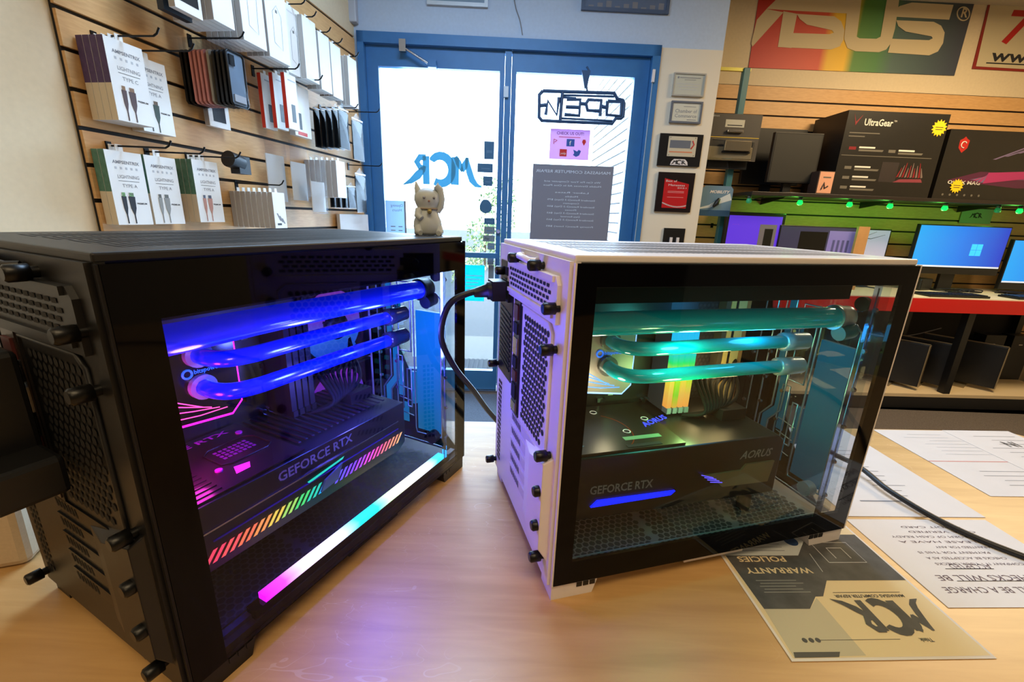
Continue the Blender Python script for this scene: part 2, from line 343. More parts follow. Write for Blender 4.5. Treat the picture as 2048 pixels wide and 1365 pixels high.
# ================================================================== SERVICE COUNTER
cw = wood('counter_laminate', (.69, .53, .31), (.76, .60, .38), (1.2, 12, 12), .40, True); cw.node_tree.nodes['Principled BSDF'].inputs['Specular IOR Level'].default_value = .9
t = thing('service_counter', 'light maple laminate counter with scratched top under both computers', 'counter', (0, 0, FLOOR), 0)
def cedge(x): return .815 + (x + .1) * .043
b = MB(); pts = [(-1.2, -.75), (1.35, -.75), (1.35, .58), (1.078, .858), (-1.2, cedge(-1.2))]
b.prism(pts, 2, -.035 - FLOOR, -.0001 - FLOOR, cw); b.build('worktop', t, bevel=.002)
b = MB(); b.box(-1.1, .0, 0, 1.0, .74, -.036 - FLOOR, mat('counter_side', (.62, .5, .36), .6, noise=.05)); b.build('cabinet', t)

# ================================================================== COMPUTERS
def hexes(b, fr, x0, x1, y0, y1, p, r, m, inside=None, sy=1.0, n=6):
    j = 0; y = y0
    while y <= y1:
        x = x0 + (p / 2 if j % 2 else 0)
        while x <= x1:
            if inside is None or inside(x, y):
                b.poly([fr(x + r * math.cos(PI / 2 + 2 * PI * k / n), y + r * sy * math.sin(PI / 2 + 2 * PI * k / n)) for k in range(n)], m)
            x += p
        y += p * .866 * sy; j += 1
def smooth_path(P, n=6):
    P = [Vector(p) for p in P]; out = []
    for i in range(len(P) - 1):
        p0, p1, p2, p3 = P[max(i - 1, 0)], P[i], P[i + 1], P[min(i + 2, len(P) - 1)]
        for k in range(n):
            t = k / n; out.append(.5 * ((2 * p1) + (p2 - p0) * t + (2 * p0 - 5 * p1 + 4 * p2 - p3) * t * t + (3 * p1 - p0 - 3 * p2 + p3) * t ** 3))
    return out + [P[-1]]
PW, PD, PH = .256, .42, .38
tint = glass('tinted_side_glass', (.78, .78, .82), 1.34)
clearg = glass('front_glass', (.93, .95, .96), 1.45)
acryl = glass('clear_acrylic', (.90, .95, .97), 1.22, .02)
acryl_edge = mat('acrylic_edge', (.55, .62, .68), .1, .6)
fit_clear = mat('fitting_satin', (.62, .67, .68), .25, .3)
def computer(white, loc, rot):
    T = thing('desktop_computer', 'white tower computer with teal coolant tubes, right of the pair' if white else 'black tower computer with blue coolant tubes, left of the pair', 'computer', loc, rot)
    body = M['wht'] if white else M['blk']; inner = mat('tray_black', (.05, .05, .055), .5)
    dk = M['hole']
    # base plate and chassis
    b = MB(); b.box(0, 0, .018, PD, PW, .03, body); b.box(0, PW - .004, .03, PD, PW, PH - .006, body)
    b.box(.0, 0, .03, .006, .006, PH - .006, body); b.box(PD - .008, PW - .012, .03, PD, PW - .004, PH - .006, body)
    b.box(.004, .004, PH - .03, PD - .004, .012, PH - .006, 'blk')
    ch = b.build('chassis', T)
    # floor of the chamber with the honeycomb vents
    b = MB(); fl = mat('vent_floor_white', (.62, .60, .58), .5) if white else mat('vent_floor_black', (.20, .20, .26), .3)
    b.box(.008, .008, .03, PD - .008, .165, .034, fl)
    hx = mat('vent_hole_white_case', (.25, .24, .24), .7) if white else mat('vent_hole_black_case', (.015, .015, .03), .5)
    fr = lambda x, y: (x, y, .0345)
    for a0 in (.03, .15, .27): hexes(b, fr, a0, a0 + .108, .018, .155, .0085, .0039, hx)
    b.box(.008, .0155, .034, PD - .02, .0165, .036, body); b.build('vent_floor', ch)
    b = MB(); b.box(.01, .166, .034, .36, .170, PH - .01, inner)
    hexes(b, lambda x, z: (x, .1655, z), .25, .345, .06, .34, .007, .0026, mat('mesh_grey', (.14, .14, .15), .5))
    b.build('motherboard_tray', ch)
    b = MB(); b.box(.008, .014, .328 if not white else .333, .376 if not white else .35, .166, PH - .012, mat('baffle_black', (.02, .02, .022), .8, spec=.2)); b.build('added_dark_baffle', ch)  # added black box, darkens the upper interior and hides the vents
    # top panel with ventilation slots
    b = MB(); b.box(0, 0, PH - .007, PD, PW, PH, body)
    sl = mat('top_slot_grey', (.45, .42, .40), .6) if white else mat('top_slot_black', (.012, .012, .015), .5)
    for i in range(58):
        x = .03 + i * .0062
        for y0, y1 in ((.035, .075), (.082, .122), (.129, .169), (.176, .216)):
            b.poly([(x, y0, PH + .0003), (x + .0028, y0, PH + .0003), (x + .0052, y1, PH + .0003), (x + .0024, y1, PH + .0003)], sl)
    b.build('top_panel', T, bevel=.0015)
    # glass door on the side with its black printed border
    b = MB(); z0, z1, i0, i1, j0, j1 = .021, PH - .007, .021, .399, .05, .352
    if not white: i0, j1 = .028, .334
    if not white: j0 = .0225
    for q in ((0.001, i0, z0, z1), (i1, PD - .001, z0, z1), (i0, i1, z0, j0), (i0, i1, j1, z1)):
        b.box(q[0], -.0045, q[2], q[1], -.0005, q[3], 'gloss')
    gb = b.build('side_panel', T); g = MB(); g.poly([(i0, -.0045, j0), (i1, -.0045, j0), (i1, -.0045, j1), (i0, -.0045, j1)], tint); g.build('glass_pane', gb)
    b = MB(); e = M['wht'] if white else M['dark']; b.box(-.001, -.004, .02, .0008, -.0002, PH - .007, e); b.build('edge_trim', gb); b = MB(); b.box(PD - .0008, -.0045, .021, PD + .0012, -.0002, PH - .006, e); b.build('edge_trim', gb)
    b = MB(); b.box(PD - .004, .004, .03, PD, PW - .006, PH - .008, clearg); b.box(PD - .006, .0, .021, PD, PW, .03, 'gloss'); b.box(PD - .006, .0, PH - .02, PD, PW, PH - .007, 'gloss'); b.build('front_panel', T)
    # rear panel
    fr = lambda y, z, x=-.0045: (x, y, z)
    b = MB(); b.box(-.004, .002, .018, 0, PW, PH - .006, body)
    b.prism([(.018, .312), (.2, .312), (.2, .358), (.024, .358), (.018, .35)], 0, -.008, -.004, body)
    for k, (a, c) in enumerate(((.358, .352), (.322, .317))): b.box(-.0105, .026, c, -.008, .19, a, body)
    for r_ in range(4):
        for i in range(14): 
            y = .034 + i * .0108 + (r_ % 2) * .005; z = .3265 + r_ * .0062; b.poly([fr(y, z, -.0085), fr(y + .0075, z, -.0085), fr(y + .0075, z + .0035, -.0085), fr(y, z + .0035, -.0085)], dk)
    # edge channel round the fan opening
    def infan(y, z):
        return .04 < y < .128 and z > .16 and z < .303 - (0 if y > .06 else (.06 - y) * .3) and not (z < .18 and y < .05)
    hexes(b, lambda y, z: fr(y, z, -.0047), .04, .13, .16, .306, .0088, .0037, dk, infan, 1.05)
    b.tube([(-.005, .03, .158), (-.005, .03, .3), (-.005, .04, .309), (-.005, .132, .309)], .0022, body, 6)
    # motherboard ports
    ishield = mat('io_shield', (.30, .27, .26), .3, .8)
    b.box(-.0055, .137, .155, -.004, .168, .318, 'blk'); b.box(-.0065, .14, .16, -.0055, .165, .312, ishield)
    for i, (z, h) in enumerate(((.163, .012), (.18, .02), (.205, .014), (.223, .014), (.241, .022), (.268, .014), (.287, .018))):
        b.box(-.0085, .144, z, -.0065, .161, z + h, [M['steel'], M['hole'], mat('port_red', (.30, .12, .12), .4), M['hole']][i % 4])
    # expansion slots
    for i in range(5): b.box(-.0055, .045, .062 + i * .0205, -.004, .165, .075 + i * .0205, 'dark' if not white else mat('slot_cover', (.78, .75, .76), .4)); 
    for i in range(5):
        for k in range(7): b.poly([fr(.118 + k * .006, .064 + i * .0205, -.0058), fr(.121 + k * .006, .064 + i * .0205, -.0058), fr(.124 + k * .006, .072 + i * .0205, -.0058), fr(.121 + k * .006, .072 + i * .0205, -.0058)], dk)
    # power supply
    b.box(-.0055, .178, .19, -.004, .246, .352, 'blk'); b.box(-.009, .19, .3, -.0055, .225, .328, 'hole'); b.box(-.009, .195, .335, -.0055, .21, .346, 'hole')
    for i in range(12): b.tube([(-.006, .184, .205 + i * .007), (-.006, .24, .212 + i * .007)], .0012, 'dark', 5)
    for k in range(3):
        for i in range(18): y = .226 + k * .0065; z = .04 + i * .0075; b.poly([fr(y, z), fr(y + .0045, z), fr(y + .0045, z + .005), fr(y, z + .005)], dk)
    b.build('rear_panel', T)
    # bumped-out slot cover at the lower rear
    b = MB(); A = [(.008, .172), (.1, .148), (.1, .045), (.05, .03), (.008, .045)]; B_ = [(.012, .165), (.055, .153), (.055, .06), (.03, .05), (.012, .06)]
    b.add([(-.004, y, z) for y, z in A] + [(-.014, y, z) for y, z in B_], [(0, 1, 2, 3, 4), (9, 8, 7, 6, 5)] + [(i, (i + 1) % 5, 5 + (i + 1) % 5, 5 + i) for i in range(5)], body); b.build('slot_cover_box', T, bevel=.001)
    scr = mat('screw_black', (.05, .05, .05), .35, .4)
    b0 = MB(); b0.cyl((0, 0, 0), (-.004, 0, 0), .004, scr, 10); b0.tube([(-.004, 0, 0), (-.0045, 0, 0), (-.0155, 0, 0), (-.017, 0, 0)], [.0045, .006, .006, .0045], scr, 14)
    s0 = None
    for y, z in ((.07, .363), (.15, .363), (.02, .328), (.02, .287), (.018, .172), (.018, .13), (.018, .087), (.018, .045), (.247, .196), (.28 - .03, .03), (.215, .34)):
        if s0 is None: s0 = b0.build('thumb_screw', T, loc=(-.004, y, z))
        else: c = s0.copy(); COL.objects.link(c); c.parent = T; c.location = (-.004, y, z)
    # handle rail at the upper rear
    b = MB(); b.tube([(-.006, .09, .365), (-.012, .094, .365), (-.012, .135, .367), (-.006, .14, .367)], .004, body, 8); b.build('rear_handle', T)
    for x0, x1 in ((0, .056), (.362, PD)):
        for y0, y1 in ((-.002, .03), (PW - .03, PW)):
            b = MB(); b.prism([(x0, 0) if x0 == 0 else (x0 + .006, 0), (x1 - (.006 if x0 == 0 else 0), 0), (x1, .02), (x0, .02)], 1, y0, y1, body)
            if y0 < 0:
                a = x0 + .03 if x0 == 0 else x0 + .002
                for k in range(3): b.box(a + k * .008, -.0028, .0125, a + k * .008 + .0065, -.0015, .018, 'blk')
            b.build('foot', T)
    b = MB(); b.box(.18, .01, .004, .268, .24, .009, body); b.box(.18, .008, .004, .268, .012, .014, body); b.box(.2, .03, .009, .205, .035, .02, body); b.box(.25, .03, .009, .255, .035, .02, body); b.box(.2, .22, .009, .205, .225, .02, body); b.build('dust_filter', T)

    # ---------------- inside: motherboard, memory, block, card, plate, tubes
    mb = MB(); pcb = mat('board_black', (.05, .052, .058), .4); mb.box(.02, .158, .08, .265, .166, .335, pcb)
    mb.box(.035, .13, .285, .2, .158, .325, mat('heatsink', (.16, .16, .18), .35, .7)); mb.box(.022, .12, .17, .055, .158, .325, mat('heatsink', (.16, .16, .18), .35, .7))
    for i in range(26):
        x = rnd.uniform(.06, .25); z = rnd.uniform(.16, .28); mb.box(x, .154, z, x + .008, .158, z + .006, rnd.choice([M['steel'], M['dark'], M['hole']]))
    for i in range(5): mb.tube([(.19 + i * .008, .157, .16), (.19 + i * .008, .150, .16)], .003, 'steel', 8)
    mo_ = mb.build('motherboard', T)
    # memory sticks
    for i in range(4):
        x = .198 + i * .0092; b = MB(); b.box(x + .0008, .118, .158, x + .0062, .155, .278, mat('memory_cover', (.30, .31, .33), .4) if white else M['dark'])
        o = b.build('memory_stick', T)
        g = MB()
        if white:
            m = ramp('memory_glow_%d' % i, [(0, (1, .62, .25)), (.22, (.95, .75, .3) if i != 1 else (.55, .85, .1)), (.45, (.75, 1, .1) if i % 2 else (1, .95, .2)), (.6, (.1, .95, .4)), (.75, (.05, .85, .95)), (1, (.1, .75, 1))], .158, .278, 2, emit=1.1)
        else: m = mat('memory_dark_left', (.03, .03, .05), .5)
        g.box(x, .108, .166, x + .007, .118, .278, m); g.box(x + .0003, .106, .158, x + .0067, .118, .166, mat('memory_tip', (.55, .55, .6), .4) if white else M['blk']); g.build('light_bar', o)
    # water block
    b = MB(); P = [(.074, .19), (.14, .183), (.152, .195), (.152, .272), (.14, .284), (.082, .284), (.074, .275)]
    face = mat('block_face_white', (.62, .58, .52), .4, .2) if white else mat('block_face_black', (.03, .03, .035), .15)
    b.prism(P, 1, .135, .158, 'dark'); b.prism([(x * .96 + .0045, z * .96 + .0095) for x, z in P], 1, .128, .135, face); wb = b.build('water_block', T)
    edge = mat('block_glow_white', (.55, .7, 1), .4, emit=1.6) if white else mat('block_glow_pink', (1, .12, .75), .4, emit=3.0, ecol=(.9, .1, .75))
    b = MB(); Q = [(x, .131, z) for x, z in P]; b.tube(Q + [Q[0]], .0016, edge, 6)
    if not white: b.tube([(.0785, .129, .28), (.0785, .128, .2)], .003, mat('block_glow_violet', (.6, .2, 1), .4, emit=1.8), 6)
    for k in range(4): b.tube([(.08 + k * .002, .1275, .222 - k * .008), (.088 + k * .006, .1275, .216 - k * .007), (.11 + k * .008, .1275, .203 - k * .003)], .0006, mat('trace_blue', (.3, .55, 1), .4, emit=1.6) if white else mat('trace_pink', (1, .35, .6), .4, emit=1.6), 5)
    b.build('edge_light', wb)
    b = MB(); lg = mat('logo_blue', (.15, .45, .95), .5, emit=.8)
    b.tube([(.1005 + .0045 * math.cos(a), .1274, .243 + .0045 * math.sin(a)) for a in [k * PI / 6 for k in range(13)]], .0012, lg, 5)
    b.text('bitspower', (.107, .1274, .2415), (1, 0, 0), (0, 0, 1), .0045, lg, bold=True); b.build('logo', wb)
    # tubes
    if white:
        liq = mat('coolant_teal', (.02, .66, .66), .12, coat=.6, emit=.12, ecol=(0, .5, .5)); liqb = liq  # slight emission puts LED light into the fluid, which is no lamp
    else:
        liq = mat('coolant_blue', (.01, .10, .95), .25, coat=.4, emit=.45, ecol=(.0, .12, .95)); liqb = liq  # emission puts the blue LED light into the fluid colour
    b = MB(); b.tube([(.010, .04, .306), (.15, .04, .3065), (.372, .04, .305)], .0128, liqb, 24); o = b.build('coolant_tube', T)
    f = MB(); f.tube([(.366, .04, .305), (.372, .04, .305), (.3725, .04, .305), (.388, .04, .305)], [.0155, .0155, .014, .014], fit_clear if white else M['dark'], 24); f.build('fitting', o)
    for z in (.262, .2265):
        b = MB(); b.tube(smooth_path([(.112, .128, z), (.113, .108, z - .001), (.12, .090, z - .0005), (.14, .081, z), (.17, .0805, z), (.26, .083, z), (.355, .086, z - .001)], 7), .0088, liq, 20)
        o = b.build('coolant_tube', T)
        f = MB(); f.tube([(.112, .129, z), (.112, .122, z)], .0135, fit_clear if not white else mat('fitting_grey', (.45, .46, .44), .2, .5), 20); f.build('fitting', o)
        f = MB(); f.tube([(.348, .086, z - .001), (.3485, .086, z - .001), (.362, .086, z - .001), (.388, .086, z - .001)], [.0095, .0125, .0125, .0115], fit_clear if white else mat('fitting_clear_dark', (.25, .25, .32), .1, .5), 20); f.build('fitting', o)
    # distribution plate
    pl = thing('distribution_plate', None, None); pl.parent = T
    del_keys = [k for k in pl.keys()]
    x0, x1 = .388, .400
    b = MB(); b.box(x0, .006, .045, x1, .2, .348, acryl); b.build('acrylic_block', pl)
    fluid = mat('reservoir_teal', (.0, .30, .38), .5, emit=.2, ecol=(0, .42, .52), spec=.2) if white else mat('reservoir_blue', (.03, .36, .42), .4, emit=.6, ecol=(.03, .50, .74), spec=.3)  # fluid emission stands in for the case lighting inside it
    RP = [(.02, .07), (.066, .07), (.066, .272), (.02, .272)]
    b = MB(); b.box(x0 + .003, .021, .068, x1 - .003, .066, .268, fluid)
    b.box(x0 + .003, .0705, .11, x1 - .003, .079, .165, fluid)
    for L in ([(.118, .32), (.118, .22), (.108, .2), (.108, .15), (.125, .13), (.125, .06)], [(.098, .18), (.098, .12)], [(.1, .3), (.1, .25)], [(.09, .11), (.09, .075)]):
        b.strokes([[(p[0], p[1], .012) for p in L]], lambda y, z: (x0 + .003, y, z), fluid)
    b.build('reservoir', pl)
    b = MB(); gs = acryl_edge
    def ring(P, r=.0012): b.tube([(x0, y, z) for y, z in P] + [(x0, P[0][0], P[0][1])], r, gs, 6)
    ring([(.017, .064), (.066, .062), (.068, .07), (.068, .29), (.06, .298), (.025, .298), (.017, .29)])
    ring([(.011, .048), (.195, .048), (.195, .345), (.011, .345)], .001)
    ring([(.075, .105), (.083, .105), (.083, .17), (.075, .17)]); ring([(.104, .1), (.092, .1), (.092, .19), (.104, .19)])
    ring([(.11, .325), (.126, .325), (.126, .225), (.116, .203), (.116, .152), (.133, .13), (.133, .058), (.117, .058), (.117, .128), (.1, .15), (.1, .205), (.11, .222)])
    ring([(.074, .31), (.098, .31), (.098, .20), (.074, .20)]); ring([(.14, .31), (.16, .31), (.16, .07), (.14, .07)])
    for z in (.09, .115, .135): b.tube([(x0, .072, z), (x0, .1, z + .004)], .0008, gs, 5)
    b.build('channel_edge', pl)
    b = MB()
    for y, z in [(.0085, .07 + .05 * i) for i in range(6)] + [(.136, .07 + .04 * i) for i in range(6)] + [(.103, .09 + .045 * i) for i in range(5)] + [(.166, .06 + .04 * i) for i in range(6)] + [(.071, .305), (.05, .302), (.012, .3)]:
        b.tube([(x0, y, z), (x0 - .003, y, z)], [.0032, .0026], 'steel', 10)
    b.build('plate_screws', pl)
    b = MB(); b.cyl((x0, .03, .29), (x0 - .02, .03, .287), .0095, mat('plug_teal', (.12, .40, .40), .4) if white else M['dark'], 18)
    b.cyl((x0, .03, .066), (x0 - .012, .03, .066), .010, fit_clear if white else M['dark'], 18)
    b.cyl((x0 - .0, .022, .325), (x0 - .006, .022, .325), .0085, 'hole', 18); b.build('plug_fitting', pl)
    # acrylic strip beside the plate
    b = MB(); b.box(.372, .001, .04, .378, .0055, .35, glass('blue_edge_acrylic', (.62, .72, .95), 1.45, .05)); b.build('acrylic_strip', T)
    # cables
    cab = mat('cable_black', (.02, .02, .022), .75, spec=.2)
    b = MB()
    for i in range(9):
        a = i * .004
        b.tube(smooth_path([(.345, .16, .22 - a), (.325 - a, .13, .20), (.30 - a * 1.5, .095 + a, .185 + a * .6), (.275 - a, .085, .175 - a * .2), (.25 - a, .10, .158)]), .0026, cab, 7)
    b.box(.262, .075, .157, .30, .105, .172, cab); b.build('power_cables', T)
    # graphics card
    if white: graphics_white(T)
    else: graphics_black(T)
    return T

def graphics_white(T):
    G = thing('graphics_card', None, None); G.parent = T
    sh = mat('card_shroud', (.05, .05, .048), .35, noise=.1)
    b = MB(); b.prism([(.004, .074), (.322, .070), (.322, .146), (.312, .155), (.004, .155)], 1, .029, .158, sh); b.build('shroud', G, bevel=.002)
    bp = mat('backplate_metal', (.26, .24, .20), .38, .7, noise=.1)
    b = MB(); b.box(.004, .033, .155, .175, .15, .158, bp); b.box(.10, .036, .158, .145, .042, .1585, 'hole')
    lab = mat('green_label', (.45, .62, .45), .5); b.poly([(.105, .052, .1583), (.155, .052, .1583), (.155, .06, .1583), (.105, .06, .1583)], lab)
    for x, y in ((.045, .055), (.118, .072), (.1, .13), (.16, .1)):
        b.tube([(x + .0045 * math.cos(k * PI / 6), y + .0045 * math.sin(k * PI / 6), .1585) for k in range(13)], .0007, 'wht', 5)
        b.cyl((x, y, .158), (x, y, .1584), .004, 'hole', 12)
    b.strokes([[(.012, .05, .0016), (.03, .062, .0016), (.03, .056, .0016), (.05, .05, .0016), (.03, .04, .0016)], [(.01, .07, .0016), (.022, .08, .0016), (.014, .088, .0016)]], lambda x, y: (x, y, .1583), mat('etched_blue', (.3, .55, .65), .4))
    b.strokes([[(.075 + .05 * math.cos(a), .08 + .05 * math.sin(a), .0012) for a in [-.9 + k * .15 for k in range(13)]]], lambda x, y: (x, y, .1582), mat('orange_reflex_ring', (.7, .3, .1), .3, .6))
    b.build('backplate', G)
    b = MB(); b.text('AORUS', (.148, .078, .1586), (.93, .36, 0), (-.36, .93, 0), .010, mat('logo_lit_blue', (.22, .25, 1), .5, emit=1.4), bold=True, shear=.3); b.build('lit_logo', G, )
    b = MB(); g = mat('grey_print', (.5, .5, .5), .5); b.text('GEFORCE RTX', (.052, .0283, .1075), (1, 0, -.02), (0, 0, 1), .0105, g, width=.082, bold=True)
    b.text('AORUS', (.255, .0283, .128), (1, 0, -.01), (0, 0, 1), .0105, g, width=.05, bold=True, shear=.35); b.build('lettering', G)
    b = MB(); b.prism([(.054, .091), (.062, .0985), (.166, .0965), (.16, .0915)], 1, .0265, .029, mat('bar_blue', (.05, .12, 1), .4, emit=2.6, ecol=(.02, .1, 1))); b.build('light_bar', G)
    b = MB(); b.prism([(.222, .104), (.206, .112), (.26, .1125), (.266, .12), (.31, .12), (.306, .09), (.235, .092)], 1, .0265, .0292, mat('inlay_beige', (.50, .44, .33), .3, .3))
    for k in range(4): b.tube([(.2 + k * .005, .0262, .114 - k * .004), (.218 + k * .005, .0262, .108 - k * .003)], .0006, mat('bar_violet', (.4, .35, 1), .4, emit=1.2), 5)
    b.build('side_inlay', G)
    b = MB(); b.lathe([(.007, 0), (.009, .001), (.0085, .022), (.006, .025), (.007, .028), (.005, .039)], mat('post_brown', (.4, .34, .27), .5), 16, off=(.30, .05, .0345)); b.build('support_post', G)

def graphics_black(T):
    G = thing('graphics_card', None, None); G.parent = T
    sh = mat('card_shroud_left', (.06, .06, .075), .3, noise=.1)
    b = MB(); b.prism([(.004, .088), (.30, .082), (.315, .09), (.315, .152), (.004, .156)], 1, .03, .16, sh)
    for i in range(16): b.box(.16 + i * .009, .05, .156, .164 + i * .009, .15, .158, sh)
    b.build('shroud', G, bevel=.002)
    b = MB(); bp = mat('backplate_left', (.16, .12, .14), .3, .5); b.box(.006, .034, .156, .155, .155, .1575, bp)
    pk = mat('pink_lit_metal', (.75, .2, .7), .25, .3)  # pink LED light is put into the print, slot and screw colours
    b.text('GEFORCE RTX', (.022, .138, .1579), (1, 0, 0), (0, 1, 0), .0085, pk, width=.115, bold=True)
    for i in range(7):
        for j in range(4): b.poly([(.1 + i * .0052, .085 + j * .006, .1579), (.1035 + i * .0052, .085 + j * .006, .1579), (.1035 + i * .0052, .089 + j * .006, .1579), (.1 + i * .0052, .089 + j * .006, .1579)], mat('pink_lit_slot', (.45, .15, .45), .4))
    P = [(.092, .078), (.092, .108), (.1, .116), (.138, .116), (.146, .108), (.146, .078), (.138, .072), (.1, .072)]
    b.tube([(x, y, .158) for x, y in P] + [(P[0][0], P[0][1], .158)], .0009, bp, 5)
    b.poly([(.09, .05, .158), (.104, .05, .158), (.11, .06, .158), (.096, .064, .158)], mat('pink_lit', (1, .2, .9), .4, emit=.8))
    for x, y in ((.085, .07), (.142, .128), (.06, .1)): b.cyl((x, y, .1575), (x, y, .159), .0035, pk, 12)
    for i in range(12): b.box(.012, .04 + i * .008, .1575, .07, .041 + i * .008, .1585, bp)
    b.build('backplate', G)
    b = MB(); b.text('GEFORCE RTX', (.118, .0293, .138), (1, 0, 0), (0, 0, 1), .0105, mat('grey_print_left', (.48, .48, .56), .5), width=.1, bold=True); b.build('lettering', G)
    b = MB(); b.box(.004, .0285, .128, .3, .03, .1295, 'steel'); b.box(.05, .0285, .1165, .3, .03, .1175, mat('edge_violet', (.3, .2, .6), .4, .5)); b.build('trim_line', G)
    cols = [(1, .3, .38), (1, .38, .35), (1, .5, .3), (1, .65, .3), (.95, .85, .3), (.65, .9, .35), (.3, .9, .4), (.15, .85, .6), (.1, .7, .9), (.3, .45, 1), (.45, .35, 1), (.55, .3, 1), (.75, .3, .9), (.95, .3, .75), (1, .35, .6), (1, .5, .45), (1, .65, .4), (1, .75, .4)]
    b = MB(); n = 34
    for i in range(n):
        x = .038 + i * .00775
        c = cols[min(len(cols) - 1, int(i * len(cols) / n))]
        if i in (17, 18): continue
        b.poly([(x, .0288, .096), (x + .0042, .0288, .096), (x + .0145, .0288, .109), (x + .0103, .0288, .109)], mat('stripe_%d' % cols.index(c), c, .4, emit=1.0))
    b.poly([(.15, .0287, .12), (.152, .0287, .117), (.20, .0287, .122), (.203, .0287, .125)], mat('stripe_7', (.15, .85, .6), .4, emit=1.0))
    b.build('light_stripes', G)
    b = MB(); b.prism([(.165, .098), (.172, .110), (.198, .119), (.19, .101)], 1, .0265, .0288, mat('triangle_silver', (.5, .55, .62), .3, .6)); b.build('emblem', G)

L_POS, L_ROT = (-.2596, .2654, 0), 1.1234
R_POS, R_ROT = (.053, .3847, 0), .2761
CL = computer(False, L_POS, L_ROT)
CR = computer(True, R_POS, R_ROT)
# light strip and glowing fans of the black computer
b = MB(); st = ramp('strip_rgb', [(0, (.75, .05, .9)), (.07, (.9, .25, 1)), (.16, (1, .85, 1)), (.3, (.85, .85, 1)), (.40, (.1, .85, .95)), (.5, (.1, .85, .8)), (.58, (.8, 1, .7)), (.68, (1, .98, .85)), (.84, (.9, .95, 1)), (.92, (.2, .85, 1)), (1, (0, .55, .95))], .072, .38, 0, emit=2.6)
b.box(.072, .002, .040, .372, .013, .047, st); b.build('light_strip', CL)
b = MB(); b.box(.06, .0015, .03, .385, .0145, .0398, 'gloss'); b.build('strip_holder', CL)
for z, c in ((.245, 0), (.122, 1)):
    b = MB(); x = .318; y = .160
    m = ramp('fan_glow_%d' % c, [(0, (.1, .3, 1)), (.35, (.15, .45, .95)), (.6, (.45, .2, .9)), (1, (.55, .25, .75))] if c == 0 else [(0, (.4, .1, .9)), (.5, (.35, .15, .95)), (.8, (.5, .15, .8)), (1, (.6, .2, .8))], z - .056, z + .056, 2, emit=.7)
    bl = MB(); bl.add([(x + .0535 * math.cos(k * PI / 20), y + .002, z + .0535 * math.sin(k * PI / 20)) for k in range(40)], [tuple(range(40))], m)
    for k in range(9):
        a0 = 2 * PI * k / 9
        bl.poly([(x + r * math.cos(a0 + da), y + dy, z + r * math.sin(a0 + da)) for r, da, dy in ((.018, 0, 0), (.03, .05, .001), (.052, .1, .003), (.053, .62, -.003), (.035, .66, -.003), (.018, .5, -.002))], m)
    b.lathe([(.018, 0), (.02, .002), (.02, .012), (.012, .013)], 'blk', 20); b.v = [(x + v[0], y + .004 - v[2], z + v[1]) for v in b.v]
    for (p, q) in (((-.06, -.06), (.06, -.057)), ((-.06, .057), (.06, .06)), ((-.06, -.06), (-.057, .06)), ((.057, -.06), (.06, .06))): b.box(x + p[0], y - .012, z + p[1], x + q[0], y + .004, z + q[1], 'blk')
    fo = b.build('fan', CL); bl.build('fan_blades', fo)
b = MB(); m = ramp('led_strip_cool', [(0, (.2, .3, 1)), (.3, (.1, .8, .9)), (.6, (.4, .6, 1)), (1, (.9, .8, 1))], .1, .32, 2, emit=1.6)
for i in range(12): b.box(.377, .15, .11 + i * .018, .382, .158, .117 + i * .018, m)
b.box(.376, .145, .1, .377, .163, .33, 'wht'); b.build('side_light_strip', CL)
# side radiator fins of the white computer
b = MB()
for i, (c, wd) in enumerate((((.30, .27, .22), .008), ((.85, .72, .42), .008), ((.12, .1, .1), .003), ((.85, .76, .5), .014), ((.7, .5, .3), .006))):
    x = .306 + sum((.009, .009, .004, .015, .007)[:i]); b.box(x, .15, .07, x + wd, .165, .31, mat('fin_%d' % i, c, .4, .2))
b.build('side_bracket', CR)
def inlight(T, p, e, c, r=.012):
    o = light('case_light', 'POINT', p, e, c, r); o.parent = T
inlight(CL, (.07, .03, .27), .3, (.4, .2, 1)); inlight(CL, (.2, .03, .245), 1.2, (.08, .12, 1)); inlight(CL, (.31, .03, .25), .7, (.08, .15, 1))
inlight(CL, (.06, .1, .21), .35, (1, .05, .6)); inlight(CL, (.24, .03, .19), .8, (.12, .12, 1)); inlight(CL, (.06, .06, .17), .12, (1, .05, .7))
inlight(CR, (.18, .05, .27), .25, (.1, 1, .7)); inlight(CR, (.20, .06, .19), .3, (.45, 1, .3)); inlight(CR, (.285, .12, .2), .3, (1, .75, .3), .03); inlight(CR, (.29, .07, .28), .2, (.05, .5, 1), .02); inlight(CR, (.1, .09, .20), .12, (1, .9, .6))

# power cords
b = MB(); cd = mat('cord_black', (.03, .03, .04), .45, noise=.2, nscale=400)
Rm = Matrix.Translation(Vector(R_POS)) @ Matrix.Rotation(R_ROT, 4, 'Z')
pp = [Rm @ Vector(p) for p in ((-.024, .205, .315), (-.055, .205, .312), (-.085, .207, .295), (-.095, .212, .25), (-.075, .23, .2), (-.04, .27, .145), (0, .31, .08), (.05, .33, .02), (.1, .34, .005))] + [Vector(q) for q in ((.35, .78, .005), (.52, .755, .02), (.60, .675, .018), (.61, .60, .012), (.635, .535, .006), (.675, .48, .005), (.75, .42, .005), (.9, .34, .005), (1.05, .2, .005), (1.1, -.1, .005), (.95, -.5, .005))]
t = thing('power_cable', 'black power cord plugged into the white computer and running over the papers', 'cord', (0, 0, 0))
b.tube(smooth_path(pp), .0043, cd, 10); b.build('cord', t)
b = MB(); b.T = Rm; b.tube([(-.052, .205, .311), (-.035, .205, .314), (-.034, .205, .314), (-.012, .205, .315)], [.006, .009, .012, .013], 'blk', 10); b.box(-.03, .19, .302, -.012, .22, .328, 'blk'); b.build('plug', t)
Lm = Matrix.Translation(Vector(L_POS)) @ Matrix.Rotation(L_ROT, 4, 'Z')
